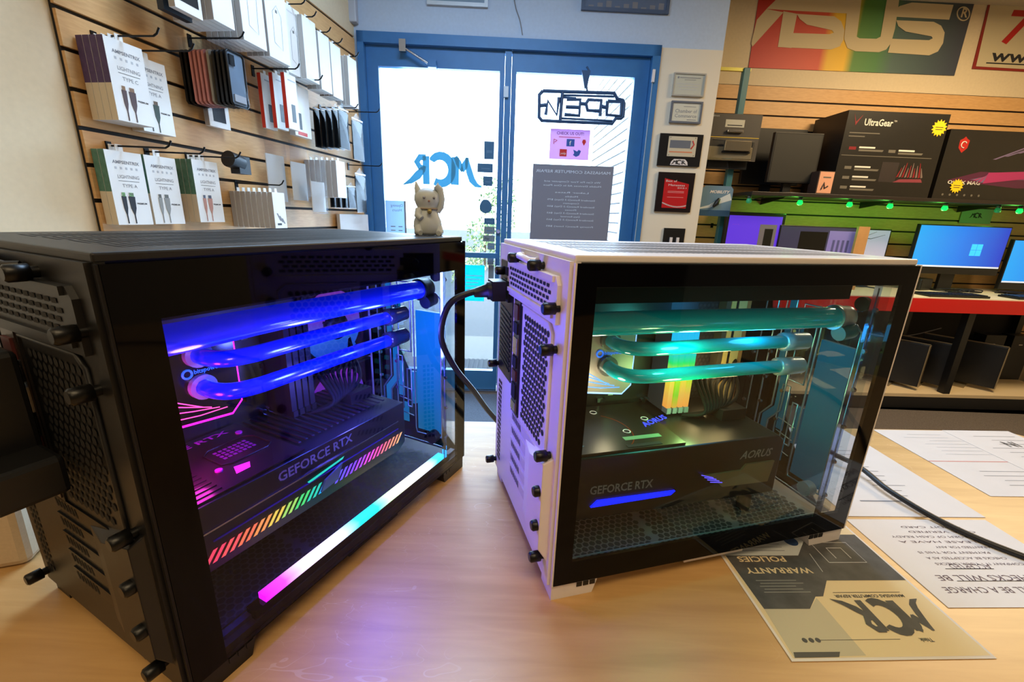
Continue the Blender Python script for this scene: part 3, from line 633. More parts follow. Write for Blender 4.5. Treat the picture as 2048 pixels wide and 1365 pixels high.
t = thing('power_cable', 'thick black plug and cord at the back of the black computer', 'cord', (0, 0, 0))
b = MB(); b.T = Lm; b.box(-.055, .085, .19, -.012, .14, .222, 'blk'); b.box(-.06, .12, .19, -.012, .19, .30, 'blk'); b.build('plug', t, bevel=.004)
b = MB(); b.tube([Lm @ Vector(p) for p in smooth_path([(-.05, .16, .2), (-.08, .2, .15), (-.09, .28, .05), (-.12, .36, .005), (-.2, .5, .005)])], .0043, cd, 10); b.build('cord', t)

# cat figurine on the black computer
cm = mat('cat_ceramic', (.70, .74, .76), .45, noise=.06, nscale=60)
p = Lm @ Vector((.405, .05, PH + .0006))
t = thing('cat_figurine', 'white ceramic waving lucky cat figurine on top of the black computer', 'figurine', p, .35); t.scale = (.92, .92, .90)
b = MB(); b.lathe([(.001, 0), (.018, 0), (.0205, .004), (.0225, .013), (.0215, .022), (.018, .03), (.0165, .036), (.015, .041), (.018, .047), (.0205, .054), (.0195, .062), (.015, .068), (.006, .0715), (.0005, .072)], cm, 28, 1, .85)
for sx in (-1, 1):
    b.tube([(sx * .013, 0, .064), (sx * .0155, 0, .072), (sx * .017, 0, .081)], [.0062, .0042, .0008], cm, 10)
    b.tube([(sx * .014, -.008, .012), (sx * .016, -.012, .004), (sx * .014, -.017, .003)], [.008, .007, .004], cm, 12)
b.tube([(.015, -.004, .036), (.02, -.006, .044), (.0215, -.006, .056), (.019, -.006, .07), (.0125, -.006, .076)], [.0045, .005, .005, .0055, .005], cm, 12)
b.tube([(-.014, -.006, .038), (-.017, -.012, .03), (-.012, -.017, .025)], [.006, .0055, .0045], cm, 12); b.build('body', t)
b = MB(); b.tube([(.0165 * math.cos(a), .0145 * math.sin(a), .0405) for a in [k * PI / 10 for k in range(21)]], .0016, mat('collar', (.55, .5, .45), .5), 6)
b.tube([(0, -.0145, .0395), (0, -.019, .0385), (0, -.0195, .035), (0, -.0165, .033)], [.001, .0035, .0035, .001], mat('bell', (.6, .55, .35), .3, .5), 10); b.build('collar', t)
b = MB()
for sx in (-1, 1): b.tube([(sx * .0075, -.0165, .057), (sx * .0085, -.019, .057)], [.0022, .001], 'gink', 8)
b.tube([(0, -.0165, .052), (0, -.019, .0515)], [.0018, .0006], mat('cat_nose', (.6, .45, .42), .5), 8); b.build('face', t)

# ================================================================== PAPERS ON THE COUNTER
def sheet(name, label, P0, P1, P2, cat='paper', z=.0004):
    """P0 near left corner as we see it, P1 along the near edge, P2 along the left edge; local x along near edge, y away"""
    P0, P1, P2 = Vector(P0), Vector(P1), Vector(P2); a = math.atan2(P1[1] - P0[1], P1[0] - P0[0]); wd = (P1 - P0).length; hh = (P2 - P0).length
    t = thing(name, label, cat, (P0[0], P0[1], z), a)
    b = MB(); b.box(0, 0, 0, wd, hh, .0003, 'paper'); return t, b, wd, hh
ZP = .0005
f_ = lambda x, y: (x, y, ZP)
# warranty flyer, read from the far side: its own up direction points at the camera
t, b, wd, hh = sheet('warranty_flyer', 'black and cream warranty policies flyer lying under the white computer foot', (.286, .322), (.499, .333), (.272, .598))
tp = mat('flyer_cream', (.84, .76, .60), .7); tg = mat('flyer_grey', (.72, .68, .58), .7); tk = mat('flyer_charcoal', (.28, .28, .28), .7, noise=.25, nscale=50)
tr = lambda x, y: (wd - x, hh - y, ZP)     # flyer coordinates: x right, y up when read the right way round; origin = its bottom left
up = lambda x, y, z=ZP: (wd - x, y, z)
# y measured from the near edge (the flyer's top edge)
Pz = lambda pts, m, z=ZP + .0001: b.poly([(x, y, z) for x, y in pts], m)
Pz = lambda pts, m, z=ZP: b.poly([(x, y, z) for x, y in pts], m)
Pz([(.003, .003), (wd - .003, .003), (wd - .003, hh - .004), (.003, hh - .004)], tp, ZP - .00012)
Pz([(.005, .004), (.08, .0047), (.079, .0726), (.061, .0582), (.0083, .0587)], tg)
Pz([(.0083, .0587), (.0608, .0582), (.0792, .0743), (.0886, .0746), (.1101, .097), (.2105, .0969), (.2105, .1752), (.1794, .1752), (.1286, .1631), (.1025, .137), (.006, .1373)], tk, ZP + .0001)
Pz([(.006, .1373), (.1025, .137), (.1286, .1631), (.13, .2), (.006, .2)], mat('flyer_pale', (.72, .74, .74), .7), ZP + .00005)
Z2 = ZP + .0002
Pz([(.0053, .0033), (.051, .0035), (.056, .0088), (.0076, .009)], mat('flyer_dark', (.3, .29, .28), .7), Z2)
b.text('WARRANTY', (.1025, .1166, Z2), (-1, 0, 0), (0, -1, 0), .0085, tp, width=.084, bold=True)
b.text('POLICIES', (.0805, .1352, Z2), (-1, 0, 0), (0, -1, 0), .0085, tp, width=.062, bold=True)
for i in range(5): bars(b, [(.022 + .003 * (i % 2), .080 + i * .0042, .078 - .006 * (i % 3), .0812 + i * .0042)], lambda x, y: (x, y, Z2), mat('flyer_small_print', (.5, .5, .48), .7))
b.strokes(MCR, lambda x, y: (.190 - x * .0312, .0680 - y * .0375, Z2), tk)
b.text('MANASSAS COMPUTER REPAIR', (.1864, .0764, Z2), (-1, 0, 0), (0, -1, 0), .0038, tk, width=.084, bold=True)
bars(b, [(.104, .0792, .186, .0799), (.045, .0211, .1315, .0216)], lambda x, y: (x, y, Z2), tk)
for k in range(3): b.tube([(.0282 + .0071 * k, .0214, ZP), (.0282 + .0071 * k, .0214, ZP + .0003)], .0026, tk, 12)
b.text('Think', (.1664, .0222, Z2), (-1, 0, 0), (0, -1, 0), .0042, tk, bold=True)
for i in range(3): bars(b, [(.02, .145 + i * .006, .09, .146 + i * .006)], lambda x, y: (x, y, Z2), M['gink'])
b.tube([(.11, .163, ZP), (.11, .163, ZP + .0003)], .009, mat('flyer_badge', (.15, .25, .4), .6), 20)
b.strokes([[(.135, .125, .001), (.135, .16, .001), (.185, .16, .001), (.185, .125, .001), (.135, .125, .001)], [(.15, .132, .0012), (.15, .15, .0012), (.17, .15, .0012), (.17, .132, .0012)], [(.115, .11, .0008), (.12, .14, .0008)]], lambda x, y: (x, y, Z2), M['lgink'])
b.build('sheet', t)
# note about checks
t, b, wd, hh = sheet('notice_sheet', 'white notice about checks printed in large type, right of the warranty flyer', (.507, .392), (.722, .402), (.503, .541))
T2 = lambda s, x, y, h, wdt=None, bold=False: b.text(s, (wd - x, y, ZP), (-1, 0, 0), (0, -1, 0), h, mat('notice_ink', (.35, .27, .3), .8), width=wdt, bold=bold)
for i, s_ in enumerate(('THERE WILL BE A CHARGE', 'CHECKS WILL BE', 'ACCEPTED')):
    T2(s_, (.03, .055, .095)[i], .028 + i * .018, .0085, (.165, .13, .055)[i], False)
bars(b, [(.05, .0365, .17, .0375), (.055, .0555, .12, .0565)], f_, M['ink'])
for i, s_ in enumerate(('COMPANY IT - YOUR CHECKS', 'CHECKS BE ACCEPTED AS A', 'PAYMENT FOR THIS IS', 'GUARANTEED FOR ANY', 'PLEASE HAVE A', 'FORM OF CASH READY', 'OR A VERIFIED', 'CREDIT CARD')):
    T2(s_, .045 + .012 * (i % 3), .066 + i * .0098, .0038, .12 - .01 * (i % 4))
b.build('sheet', t)
def rows(b, x0, x1, y0, n, dy, m, jitter=.02, th=.0012, f=f_):
    for i in range(n):
        a = rnd.uniform(0, jitter); c = rnd.uniform(0, jitter); bars(b, [(x0 + a, y0 + i * dy, x1 - c, y0 + i * dy + th)], f, m)
t, b, wd, hh = sheet('price_list_sheet', 'white price list sheet behind the white computer, crossed by the cord', (.507, .548), (.722, .557), (.519, .828))
rows(b, .1, .17, .05, 12, .014, M['gink'], .03); rows(b, .05, .12, .035, 1, .01, M['gink'], 0, .003); b.build('sheet', t)
t, b, wd, hh = sheet('form_sheet', 'white form with a red stripe near the far right edge of the counter', (.788, .612), (1.0, .622), (.783, .84))
rows(b, .05, .17, .03, 4, .014, M['gink'], .04); bars(b, [(.0, .104, .212, .1055)], f_, M['pen']); rows(b, .03, .19, .13, 7, .013, M['lgink'], .06); b.build('sheet', t)
t, b, wd, hh = sheet('form_sheet', 'white form partly under the red striped form at the far right corner', (.94, .68), (1.09, .687), (.93, .848), z=.001)
rows(b, .02, .14, .03, 8, .016, M['gink'], .05); b.text('IN', (.1, .12, ZP), (-1, 0, 0), (0, -1, 0), .02, M['ink'], bold=True); b.build('sheet', t)
# beige box at the left edge of the counter
b = MB(); b.prism([(-.35, 0), (0, 0), (.004, .12), (-.01, .16), (-.35, .17)], 1, 0, .12, mat('beige_plastic', (.78, .70, .58), .5, noise=.05, nscale=300))
tag(b.build('storage_box', loc=(-.552, .405, .0002), rotz=.35, bevel=.008), 'beige plastic box at the left edge of the counter behind the black computer', 'box')

# ================================================================== LEFT WALL: SLATWALL AND HOOK GOODS
sw = wood('slat_maple', (.78, .60, .38), (.84, .66, .44), (3, 3, 20), .5)
sdk = mat('slat_groove', (.07, .055, .05), .7)
def slatwall(name, label, W, z0, z1, phase, loc, rot):
    """board W wide; local x along the wall, front face at y=0 (towards -y)"""
    t = thing(name, label, 'slatwall', loc, rot)
    b = MB(); b.box(0, .010, z0, W, .018, z1, sdk); z = phase
    while z < z1:
        a, c = max(z0, z + .006), min(z1, z + .1 - .006)
        if c > a: b.box(0, 0, a, W, .0105, c, sw)
        z += .1
    b.build('slat_board', t); return t
slatwall('slatwall_panel', 'maple slatwall panel on the left wall carrying cable and phone case packs', 1.66, -.6, 1.42, .013 - .6, lwp(1.70, .0195, 0), LANG)
OW = .0195
hookm = mat('hook_black', (.03, .03, .035), .4, .5)
def hook_proto():
    t = thing('display_hook', '', 'hook')
    b = MB(); b.box(-.008, -.004, -.03, .008, 0, .012, hookm); b.build('back_clip', t)
    b = MB(); b.tube([(0, -.003, 0), (0, -.2, -.004), (0, -.212, .002), (0, -.222, .016)], .0028, hookm, 8); b.build('prong', t)
    return t
HP = None
def hook(s, z, label, group='black slatwall hooks'):
    global HP
    if HP is None: HP = hook_proto(); h = HP
    else: h = copy_tree(HP)
    h.location = lwp(s, OW, z); h.rotation_euler.z = LANG; tag(h, label, 'hook', group)
def item(name, label, cat, s, o, z, fn, group=None):
    """thing whose near front bottom corner is at s, o, z on the left wall"""
    t = thing(name, label, cat, lwp(s, o, z), LANG, group); fn(t); return t
def cable_box(color, cable, typ):
    def fn(t):
        W_, Hh, D_ = .112, .215, .021
        b = MB(); b.box(0, 0, 0, W_, D_, Hh, 'card')
        b.poly([(-.0003, 0, Hh * .45), (-.0003, D_, Hh * .45), (-.0003, D_, Hh), (-.0003, 0, Hh)], color); b.poly([(-.0003, 0, 0), (-.0003, D_, 0), (-.0003, D_, Hh * .45), (-.0003, 0, Hh * .45)], 'kraft')
        b.box(W_ * .4, D_ * .5, Hh, W_ * .6, D_ * .6, Hh + .02, 'card'); b.build('box', t)
        b = MB(); y = -.0004
        b.text('AMPSENTRIX', (.018, y, Hh - .036), (1, 0, 0), (0, 0, 1), .009, 'gink', width=.082, bold=True)
        for i in range(5): b.box(.022 + i * .016, y, Hh - .052, .028 + i * .016, 0, Hh - .045, 'lgink')
        b.text('LIGHTNING', (.026, y, Hh - .078), (1, 0, 0), (0, 0, 1), .010, 'gink', width=.066)
        b.box(.026, y, Hh - .086, .09, 0, Hh - .0848, 'ink')
        b.text(typ, (.035, y, Hh - .104), (1, 0, 0), (0, 0, 1), .010, 'gink', width=.046)
        b.text('PREMIUM', (.07, y, .062), (1, 0, 0), (0, 0, 1), .005, 'ink', width=.032, bold=True); b.build('print', t)
        b = MB()
        for x, w_ in ((.032, .007), (.056, .010)):
            b.prism([(x - w_, .085), (x + w_, .085), (x + w_ * .8, .05), (x + .0015, .03), (x + .0015, .004), (x - .0015, .004), (x - .0015, .03), (x - w_ * .8, .05)], 1, -.0012, 0, cable); b.box(x - w_ * .7, -.0012, .085, x + w_ * .7, 0, .096, 'steel')
        b.build('cable_picture', t)
    return fn
ck = mat('cable_brown', (.32, .24, .24), .5); cb = M['ink']; cgrey = mat('cable_grey', (.55, .55, .53), .5); cpk = mat('cable_rose', (.72, .52, .46), .5); cdk = mat('cable_green', (.2, .26, .22), .5)
def stack(name, front_label, rest_label, group, cat, s, o, z, n, step, fn, fnb=None):
    for i in range(n):
        item(name, front_label if i == 0 else rest_label, cat, s, o - i * step, z, fn if i == 0 else (fnb or fn), group if n > 1 else None)
stack('cable_box', 'white lightning type C cable box with purple spine, front of upper left hook', 'purple spined cable box behind the front one on the upper left hook', 'purple spined cable boxes', 'box', 1.668, .114, .640, 4, .0225, cable_box('purple', ck, 'TYPE C'))
stack('cable_box', 'white type C cable box with dark cable picture, right of the purple spined stack', 'cable box hidden behind the right box of the upper pair', 'type C boxes on second upper hook', 'box', 1.552, .068, .632, 2, .0225, cable_box('purple', cdk, 'TYPE A'))
stack('cable_box', 'white lightning type A box with black cable picture and green spine, lower left hook', 'green spined cable box behind the black cable box on the lower left hook', 'green spined boxes on the lower left hook', 'box', 1.690, .066, .344, 2, .0225, cable_box('green', cb, 'TYPE A'))
stack('cable_box', 'white lightning type A box with grey cable picture, middle of the lower three', '', None, 'box', 1.570, .066, .345, 1, .0225, cable_box('green', cgrey, 'TYPE A'))
stack('cable_box', 'white type A box with rose cable picture and green spine, right of lower three', 'green spined cable box behind the rose cable box', 'green spined boxes on the third lower hook', 'box', 1.415, .088, .351, 3, .0225, cable_box('green', cpk, 'TYPE A'))
for s_, z_, lb in ((1.612, .872, 'black hook holding the purple spined cable boxes'), (1.497, .872, 'black hook holding the second stack of type C boxes'), (1.635, .575, 'black hook above the black cable box'), (1.515, .575, 'black hook above the grey cable box'), (1.36, .582, 'black hook above the rose cable box'),
                   (1.27, .985, 'black hook holding the bagged phone cases'), (1.14, .505, 'black hook holding the row of small white boxes'), (.96, .98, 'black hook holding the red sided boxes'), (.79, .985, 'black hook holding the white and red box'),
                   (.47, .94, 'black hook holding the bagged black cases'), (.21, .975, 'black hook by the door holding a bagged black case'), (.21, .68, 'lower black hook by the door')):
    hook(s_, z_, lb)
def small_box(W_, Hh, D_, m='card', side=None, extra=None):
    def fn(t):
        b = MB(); b.box(0, 0, 0, W_, D_, Hh, m)
        if side: b.box(-.0006, .001, .001, .0, D_ - .001, Hh - .001, side)
        b.box(W_ * .4, D_ * .45, Hh, W_ * .6, D_ * .55, Hh + .016, m); b.build('box', t)
        if extra:
            b = MB(); extra(b); b.build('print', t)
    return fn
def diag(b):
    for k in range(3): b.poly([(.015 + k * .014, -.0005, .06 - k * .01), (.022 + k * .014, -.0005, .06 - k * .01), (.04 + k * .012, -.0005, .03 - k * .006), (.033 + k * .012, -.0005, .03 - k * .006)], 'gink')
    b.box(.015, -.0005, .012, .04, 0, .02, 'ink')
stack('accessory_box', 'small white box with grey diagonal marks at the end of the lower hook', 'small plain white box in the row behind the marked one', 'row of small white boxes on one hook', 'box', 1.185, .215, .33, 8, .0245, small_box(.074, .142, .021, 'card', 'cards', diag), small_box(.074, .142, .021, 'card', 'cards'))
# bagged phone cases
def phone_case(m, front=False, bag=True):
    def fn(t):
        b = MB(); W_, Hh = .078, .17
        P = [(.008, 0), (W_ - .008, 0), (W_, .008), (W_, Hh - .008), (W_ - .008, Hh), (.008, Hh), (0, Hh - .008), (0, .008)]
        if front:
            b.tube([(x, .004, z) for x, z in P] + [(P[0][0], .004, P[0][1])], .004, m, 8); b.prism([(x * .94 + .0025, z * .97 + .0025) for x, z in P], 1, .005, .007, mat('case_clear_back', (.62, .70, .78), .12, .2)); b.box(.008, -.001, Hh - .045, .03, .004, Hh - .012, m); b.box(.012, -.001, .012, .066, .004, .035, mat('insert_white', (.8, .82, .85), .3))
        else: b.prism(P, 1, 0, .009, m)
        b.build('case', t)
        if bag:
            b = MB(); b.add([(-.008, -.002, -.01), (W_ + .008, -.002, -.01), (W_ + .01, -.002, Hh + .03), (W_ * .5, .001, Hh + .05), (-.01, -.003, Hh + .03)], [(0, 1, 2, 3, 4)], 'film'); b.build('plastic_bag', t)
    return fn
stack('phone_case', 'black rimmed clear phone case in a bag, front of its hook', 'black phone case in plastic bag behind the black rimmed one', 'bagged black phone cases', 'phone case', 1.345, .225, .755, 4, .017, phone_case(M['blk'], True), phone_case(M['blk']))
stack('phone_case', 'tan phone case between the black and the pink ones', '', None, 'phone case', 1.345, .154, .757, 1, .017, phone_case(M['tan']))
stack('phone_case', 'pink phone case in a bag among the black ones', 'pink phone case in a bag among the black ones', 'bagged pink phone cases', 'phone case', 1.345, .135, .757, 4, .0165, phone_case(M['pink']))
stack('phone_case', 'dark phone case closest to the slatwall behind the pink ones', 'dark phone case closest to the slatwall behind the pink ones', 'dark cases nearest the wall', 'phone case', 1.345, .066, .757, 2, .017, phone_case(M['dark']))
# red-sided boxes
def win(b): b.box(.03, -.0008, .03, .055, 0, .1, 'blk'); b.box(.02, -.0006, .19, .07, 0, .195, 'lgink')
for i, nm in enumerate(('front', 'middle', 'rear')):
    item('phone_case_box', 'grey fronted box with red side, %s of the three on one hook' % nm, 'box', .98, .18 - i * .055, .745, small_box(.075, .215, .018, 'card', 'red', win), 'red sided boxes')
def rw(b): b.box(.03, -.0008, .03, .055, 0, .1, 'blk'); b.box(.02, -.0008, .005, .09, 0, .02, 'red')
item('phone_case_box', 'white box with red foot stripe and small dark window, beside the red sided boxes', 'box', .85, .12, .74, small_box(.125, .215, .03, 'card', 'cards', rw))
item('phone_case_box', 'white box with black insert, low behind the bagged phone cases', 'box', 1.27, .055, .70, small_box(.1, .15, .02, 'card', 'cards', lambda b: b.box(.02, -.001, .02, .08, 0, .12, 'blk')))
# upper row of white phone case boxes
def phone_pic(b, W_=.11, Hh=.25):
    P = [(W_ * .3, Hh * .22), (W_ * .68, Hh * .16), (W_ * .72, Hh * .6), (W_ * .52, Hh * .72), (W_ * .32, Hh * .62)]
    b.strokes([[(x, z, .0018) for x, z in P + [P[0]]]], lambda x, z: (x, -.0006, z), M['gink'])
    for k in range(3): b.box(W_ * .46 + k * .004, -.0006, Hh * .62, W_ * .46 + k * .004 + .002, 0, Hh * .66, 'ink')
    b.text('PHONE CASE', (W_ * .2, -.0006, Hh * .9), (1, 0, 0), (0, 0, 1), .005, M['lgink'], width=W_ * .6)
names = [('R1', 1.22, .20, .995, .12, .26, 6, 'leftmost in the upper row', True), ('R2', 1.085, .20, .985, .125, .27, 4, 'second from left in the upper row', True), ('R3', .93, .17, .975, .11, .26, 3, 'third from left in the upper row', True),
         ('R4', .85, .20, .972, .098, .245, 3, 'fourth from left in the upper row', False), ('R5', .735, .20, .958, .09, .24, 3, 'fifth from left in the upper row', False), ('R6', .635, .20, .953, .09, .235, 3, 'sixth from left in the upper row', False), ('R7', .475, .20, .95, .09, .23, 3, 'upper row, nearest the doors', False)]
for _, s_, o_, z_, W_, Hh, n, where, pic in names:
    stack('phone_case_box', 'tall white box, front of its hook, ' + where, 'tall white box behind the front one, ' + where, 'upper row stack, ' + where, 'box', s_, o_, z_, n, .026, small_box(W_, Hh, .022, 'card', 'cards', (lambda b, W_=W_, Hh=Hh: phone_pic(b, W_, Hh)) if pic else None), small_box(W_, Hh, .022, 'card', 'cards'))
    hook(s_ - W_ / 2, z_ + Hh + .012, 'black hook carrying the tall white boxes, ' + where)
item('phone_case_box', 'white framed box with a black phone case in its window, above the bagged cases', 'box', 1.50, .2, .985, small_box(.1, .2, .022, 'card', 'cards', lambda b: b.box(.012, -.001, .025, .088, 0, .18, 'blk')))
item('phone_case_box', 'dark blue phone case box behind the white framed one at the top', 'box', 1.50, .16, .98, small_box(.1, .2, .022, mat('navy_card', (.10, .16, .22), .5), None))
stack('phone_case_box', 'grey white box of the packed stack at the top, behind the white framed one', 'grey white box of the packed stack at the top, behind the white framed one', 'packed boxes at the top', 'box', 1.37, .215, 1.0, 6, .026, small_box(.09, .22, .023, 'card', 'cards'))
u_ = lw(258, 0, .2); item('plastic_bag', 'clear bag with a violet item hanging at the top left', 'bag', 1.70, .2, 1.04, lambda t: (MB().box(.01, 0, .02, .09, .012, .2, mat('violet_item', (.5, .42, .55), .5)).build('content', t), MB().box(-.003, -.002, 0, .105, -.001, .25, 'film').build('bag', t)))
# bagged black cases by the door
def pouch(W_, Hh, m='blk', white=False):
    def fn(t):
        b = MB(); b.prism([(.006, .006), (W_ - .006, .006), (W_ - .003, Hh * .8), (W_ * .7, Hh * .84), (.008, Hh * .82)], 1, .002, .01, m); b.build('case', t)
        b = MB(); b.add([(0, 0, 0), (W_, 0, 0), (W_, .002, Hh * .85), (W_ * .55, .004, Hh), (W_ * .45, .004, Hh), (0, .002, Hh * .85)], [tuple(range(6))], 'film'); b.box(0, 0, Hh * .85, W_, .003, Hh * .88, mat('bag_header', (.7, .74, .8), .3)); b.build('plastic_bag', t)
    return fn
stack('phone_case', 'bagged black case at the front of the hook left of the door frame', 'bagged black case hanging behind its neighbour, left of the door', 'bagged black cases left of the door', 'phone case', .60, .2, .72, 5, .034, pouch(.10, .22))
item('phone_case', 'black case in clear bag hanging beside the door frame, upper', 'phone case', .30, .11, .70, pouch(.13, .26))
item('phone_case', 'black case in clear bag hanging beside the door frame, lower', 'phone case', .30, .11, .40, pouch(.13, .26))
stack('phone_case', 'bagged black case low on the wall left of the door', 'bagged black case low on the wall left of the door', 'low bagged black cases', 'phone case', .52, .18, .42, 4, .035, pouch(.085, .14))
stack('accessory_box', 'white box at the front of the row left of the door', 'plain white box in the row left of the door', 'white boxes left of the door', 'box', .66, .2, .475, 6, .03, small_box(.085, .18, .026, 'card', 'cards'))
for i, (s_, z_, o_, W_, lb) in enumerate(((1.02, .44, .08, .13, 'clear bag with white card, left of three in the lower middle'), (.91, .45, .12, .12, 'clear bag with white card, middle of three in the lower middle'), (.86, .40, .18, .12, 'crumpled clear bag with small white item, right of three in the lower middle'))):
    def fn(t, W_=W_, i=i):
        b = MB(); b.box(.005, .002, .0, W_ - .005, .006, .2 - .03 * i, 'card'); b.build('card', t)
        b = MB(); n = 8; V = [(-.005 + (W_ + .01) * k / n, -.002 - .004 * ((k + j) % 2), -.01 + .27 * j / 6) for j in range(7) for k in range(n + 1)]
        b.add(V, [(j * (n + 1) + k, j * (n + 1) + k + 1, (j + 1) * (n + 1) + k + 1, (j + 1) * (n + 1) + k) for j in range(6) for k in range(n)], 'film', True); b.build('plastic_bag', t)
    item('plastic_bag', lb, 'bag', s_, o_, z_, fn)
item('car_mount', 'black accessory in dark packaging on the hook above the rose cable box', 'accessory', 1.27, .13, .545, lambda t: (MB().cyl((.0, .02, .04), (.06, .02, .03), .03, 'blk', 20).build('holder', t), MB().box(.03, .0, -.01, .09, .04, .055, 'blk').build('case', t)))
# wall unit low behind the black computer
b = MB(); b.box(0, -.02, 0, .35, 0, .2, 'card'); tag(b.build('wall_box', loc=lwp(.40, .03, .19), rotz=LANG), 'white box low on the left wall near the doors', 'box')

# ================================================================== ON AND ABOUT THE DOORS
def bt(name, label, cat, u, D, z, group=None): return thing(name, label, cat, bw(u, D, z), BANG, group)
GZ = DB + .0225
# shop lettering on the left door, seen from behind
x0, z0 = bk(*c2(740, 985), GZ); x1, z1 = bk(*c2(335, 970), GZ)
ht = bk(*c2(560, 825), GZ)[1] - z0
vin = backlit('vinyl_hazed_teal', (.25, .56, .70), .1)  # teal paled to carry the backlit haze over the lettering
t = bt('window_lettering', 'dark teal MCR shop lettering on the left door glass seen from behind', 'lettering', x0, GZ, z0)
b = MB(); k = (x0 - x1) / 3.25; b.strokes([[(x, y, w * 1.15) for x, y, w in L] for L in MCR], lambda x, y: (-(x + .2) * k, 0, .01 + y * ht * .95), vin); b.build('lettering', t)
# opening hours sheet
x0, z1 = bk(*c2(238, 1052), GZ); x1, z0 = bk(*c2(350, 1210), GZ)
b = MB(); W_ = x1 - x0; b.box(0, -.001, -.12, W_, 0, z1 - z0, backlit('hours_sheet', (.75, .85, .93), .4)); b.box(W_ - .012, -.0025, -.12, W_, -.001, z1 - z0, 'gink')
b.text('Opening', (W_ - .02, -.0018, z1 - z0 - .04), (-1, 0, 0), (0, 0, 1), .018, M['gink'], width=W_ * .6); b.text('Hours', (W_ - .03, -.0018, z1 - z0 - .07), (-1, 0, 0), (0, 0, 1), .018, M['gink'], width=W_ * .45)
for i in range(6): b.box(.03, -.0018, .04 - i * .026 - .02, W_ * .45, -.001, .046 - i * .026 - .02, 'gink'); b.box(W_ * .6, -.0018, .04 - i * .026 - .02, W_ * .8, -.001, .046 - i * .026 - .02, 'gink')
tag(b.build('opening_hours_sheet', loc=bw(x0, GZ, z0), rotz=BANG), 'pale sheet with opening hours in the lower corner of the left door', 'sign')
# small stickers on the left door
stk = mat('sticker_slate', (.20, .38, .52), .6)
for i, (a, c_, d_, e_, lb) in enumerate(((758, 742, 808, 838, 'tall slate sticker, highest on the edge of the left door'), (722, 858, 802, 908, 'wide slate sticker below the tall one on the left door'), (752, 926, 800, 978, 'square slate sticker right of the shop lettering'),
                          (757, 1145, 812, 1180, 'plain slate sticker above the card payment stickers'), (757, 1190, 812, 1230, 'small payment sticker with dark bar on the left door'), (752, 1236, 812, 1270, 'payment sticker near the middle of the left door edge'), (775, 1277, 812, 1312, 'small square sticker below the payment stickers'))):
    u0, z1 = bk(*c2(a, c_), GZ); u1, z0 = bk(*c2(d_, e_), GZ)
    b = MB(); b.box(0, -.0012, 0, u1 - u0, 0, z1 - z0, stk if i < 4 else mat('sticker_grey', (.45, .5, .52), .6))
    k = mat('sticker_pale', (.30, .45, .58), .6)
    if i == 5: b.text('Pay', (.012, -.0018, (z1 - z0) * .3), (1, 0, 0), (0, 0, 1), (z1 - z0) * .4, 'ink')
    else: b.box((u1 - u0) * .25, -.0018, (z1 - z0) * .35, (u1 - u0) * .8, -.0012, (z1 - z0) * .5, k)
    tag(b.build('sticker', loc=bw(u0, GZ, z0), rotz=BANG), lb, 'sticker', 'stickers on the left door')
u0, z0 = bk(*c2(765, 1085), GZ); b = MB(); b.T = Matrix.Rotation(-PI / 2, 4, 'X')
b.prism([(.042 * math.cos(a) * (1 + .06 * math.sin(3 * a)), .046 * math.sin(a)) for a in [k * PI / 8 for k in range(16)]], 2, 0, .0015, stk); tag(b.build('sticker', loc=bw(u0, GZ - .0016, z0), rotz=BANG), 'round dark sticker on the left door in front of the bushes', 'sticker', 'stickers on the left door')
for i, (a, c_, d_, e_, lb) in enumerate(((975, 512, 987, 530, 'small grey sticker left of the frame below the push bar'), (977, 530, 987, 566, 'narrow grey sticker under the other low one'))):
    u0, z1 = bk(a, c_, GZ); u1, z0 = bk(d_, e_, GZ); b = MB(); b.box(0, -.0012, 0, u1 - u0, 0, z1 - z0, mat('sticker_grey', (.45, .5, .52), .6)); tag(b.build('sticker', loc=bw(u0, GZ, z0), rotz=BANG), lb, 'sticker', 'stickers on the left door')
u0, z1 = bk(929, 530, GZ); u1, z0 = bk(968, 603, GZ); b = MB(); b.box(-.06, -.0015, 0, u1 - u0, 0, z1 - z0, backlit('poster_cyan', (.1, .78, .84), .5))
for i in range(6): b.box(.01, -.002, .18 - i * .025 if .18 - i * .025 > .02 else .03, (u1 - u0) * (.9 - .1 * (i % 3)), -.0015, .186 - i * .025 if .18 - i * .025 > .02 else .036, mat('poster_cyan_pale', (.55, .88, .9), .6))
tag(b.build('poster', loc=bw(u0, GZ, z0), rotz=BANG), 'turquoise notice low on the left door between the two computers', 'poster')
# OPEN sign
t = bt('open_sign', 'unlit neon OPEN sign hanging on the right door glass seen from behind', 'sign', *[bk(*c2(1050, 640), DB - .03)[0], DB - .03, bk(*c2(1050, 640), DB - .03)[1]])
u00, z00 = bk(*c2(1050, 640), DB - .03)
def oc(x, y):
    u, z = bk(*c2(x, y), DB - .03); return (u - u00, 0, z - z00)
nm = mat('neon_housing', (.12, .26, .42), .5)
b = MB(); b.tube([oc(*p) for p in ((1065, 478), (1440, 490), (1456, 520), (1485, 527), (1492, 545), (1486, 612), (1474, 622), (1448, 622), (1428, 650), (1060, 634), (1045, 615), (1047, 498), (1065, 478))], .011, nm, 8)
b.tube([oc(1168, 485), oc(1156, 636)], .011, nm, 8); b.tube([oc(1172, 512), oc(1240, 516)], .007, nm, 6); b.build('housing_outline', t)
b = MB(); b.tube([oc(1172, 500), oc(1440, 508)], .007, nm, 6); b.tube([oc(1165, 622), oc(1430, 636)], .007, nm, 6); b.build('border_tube', t)
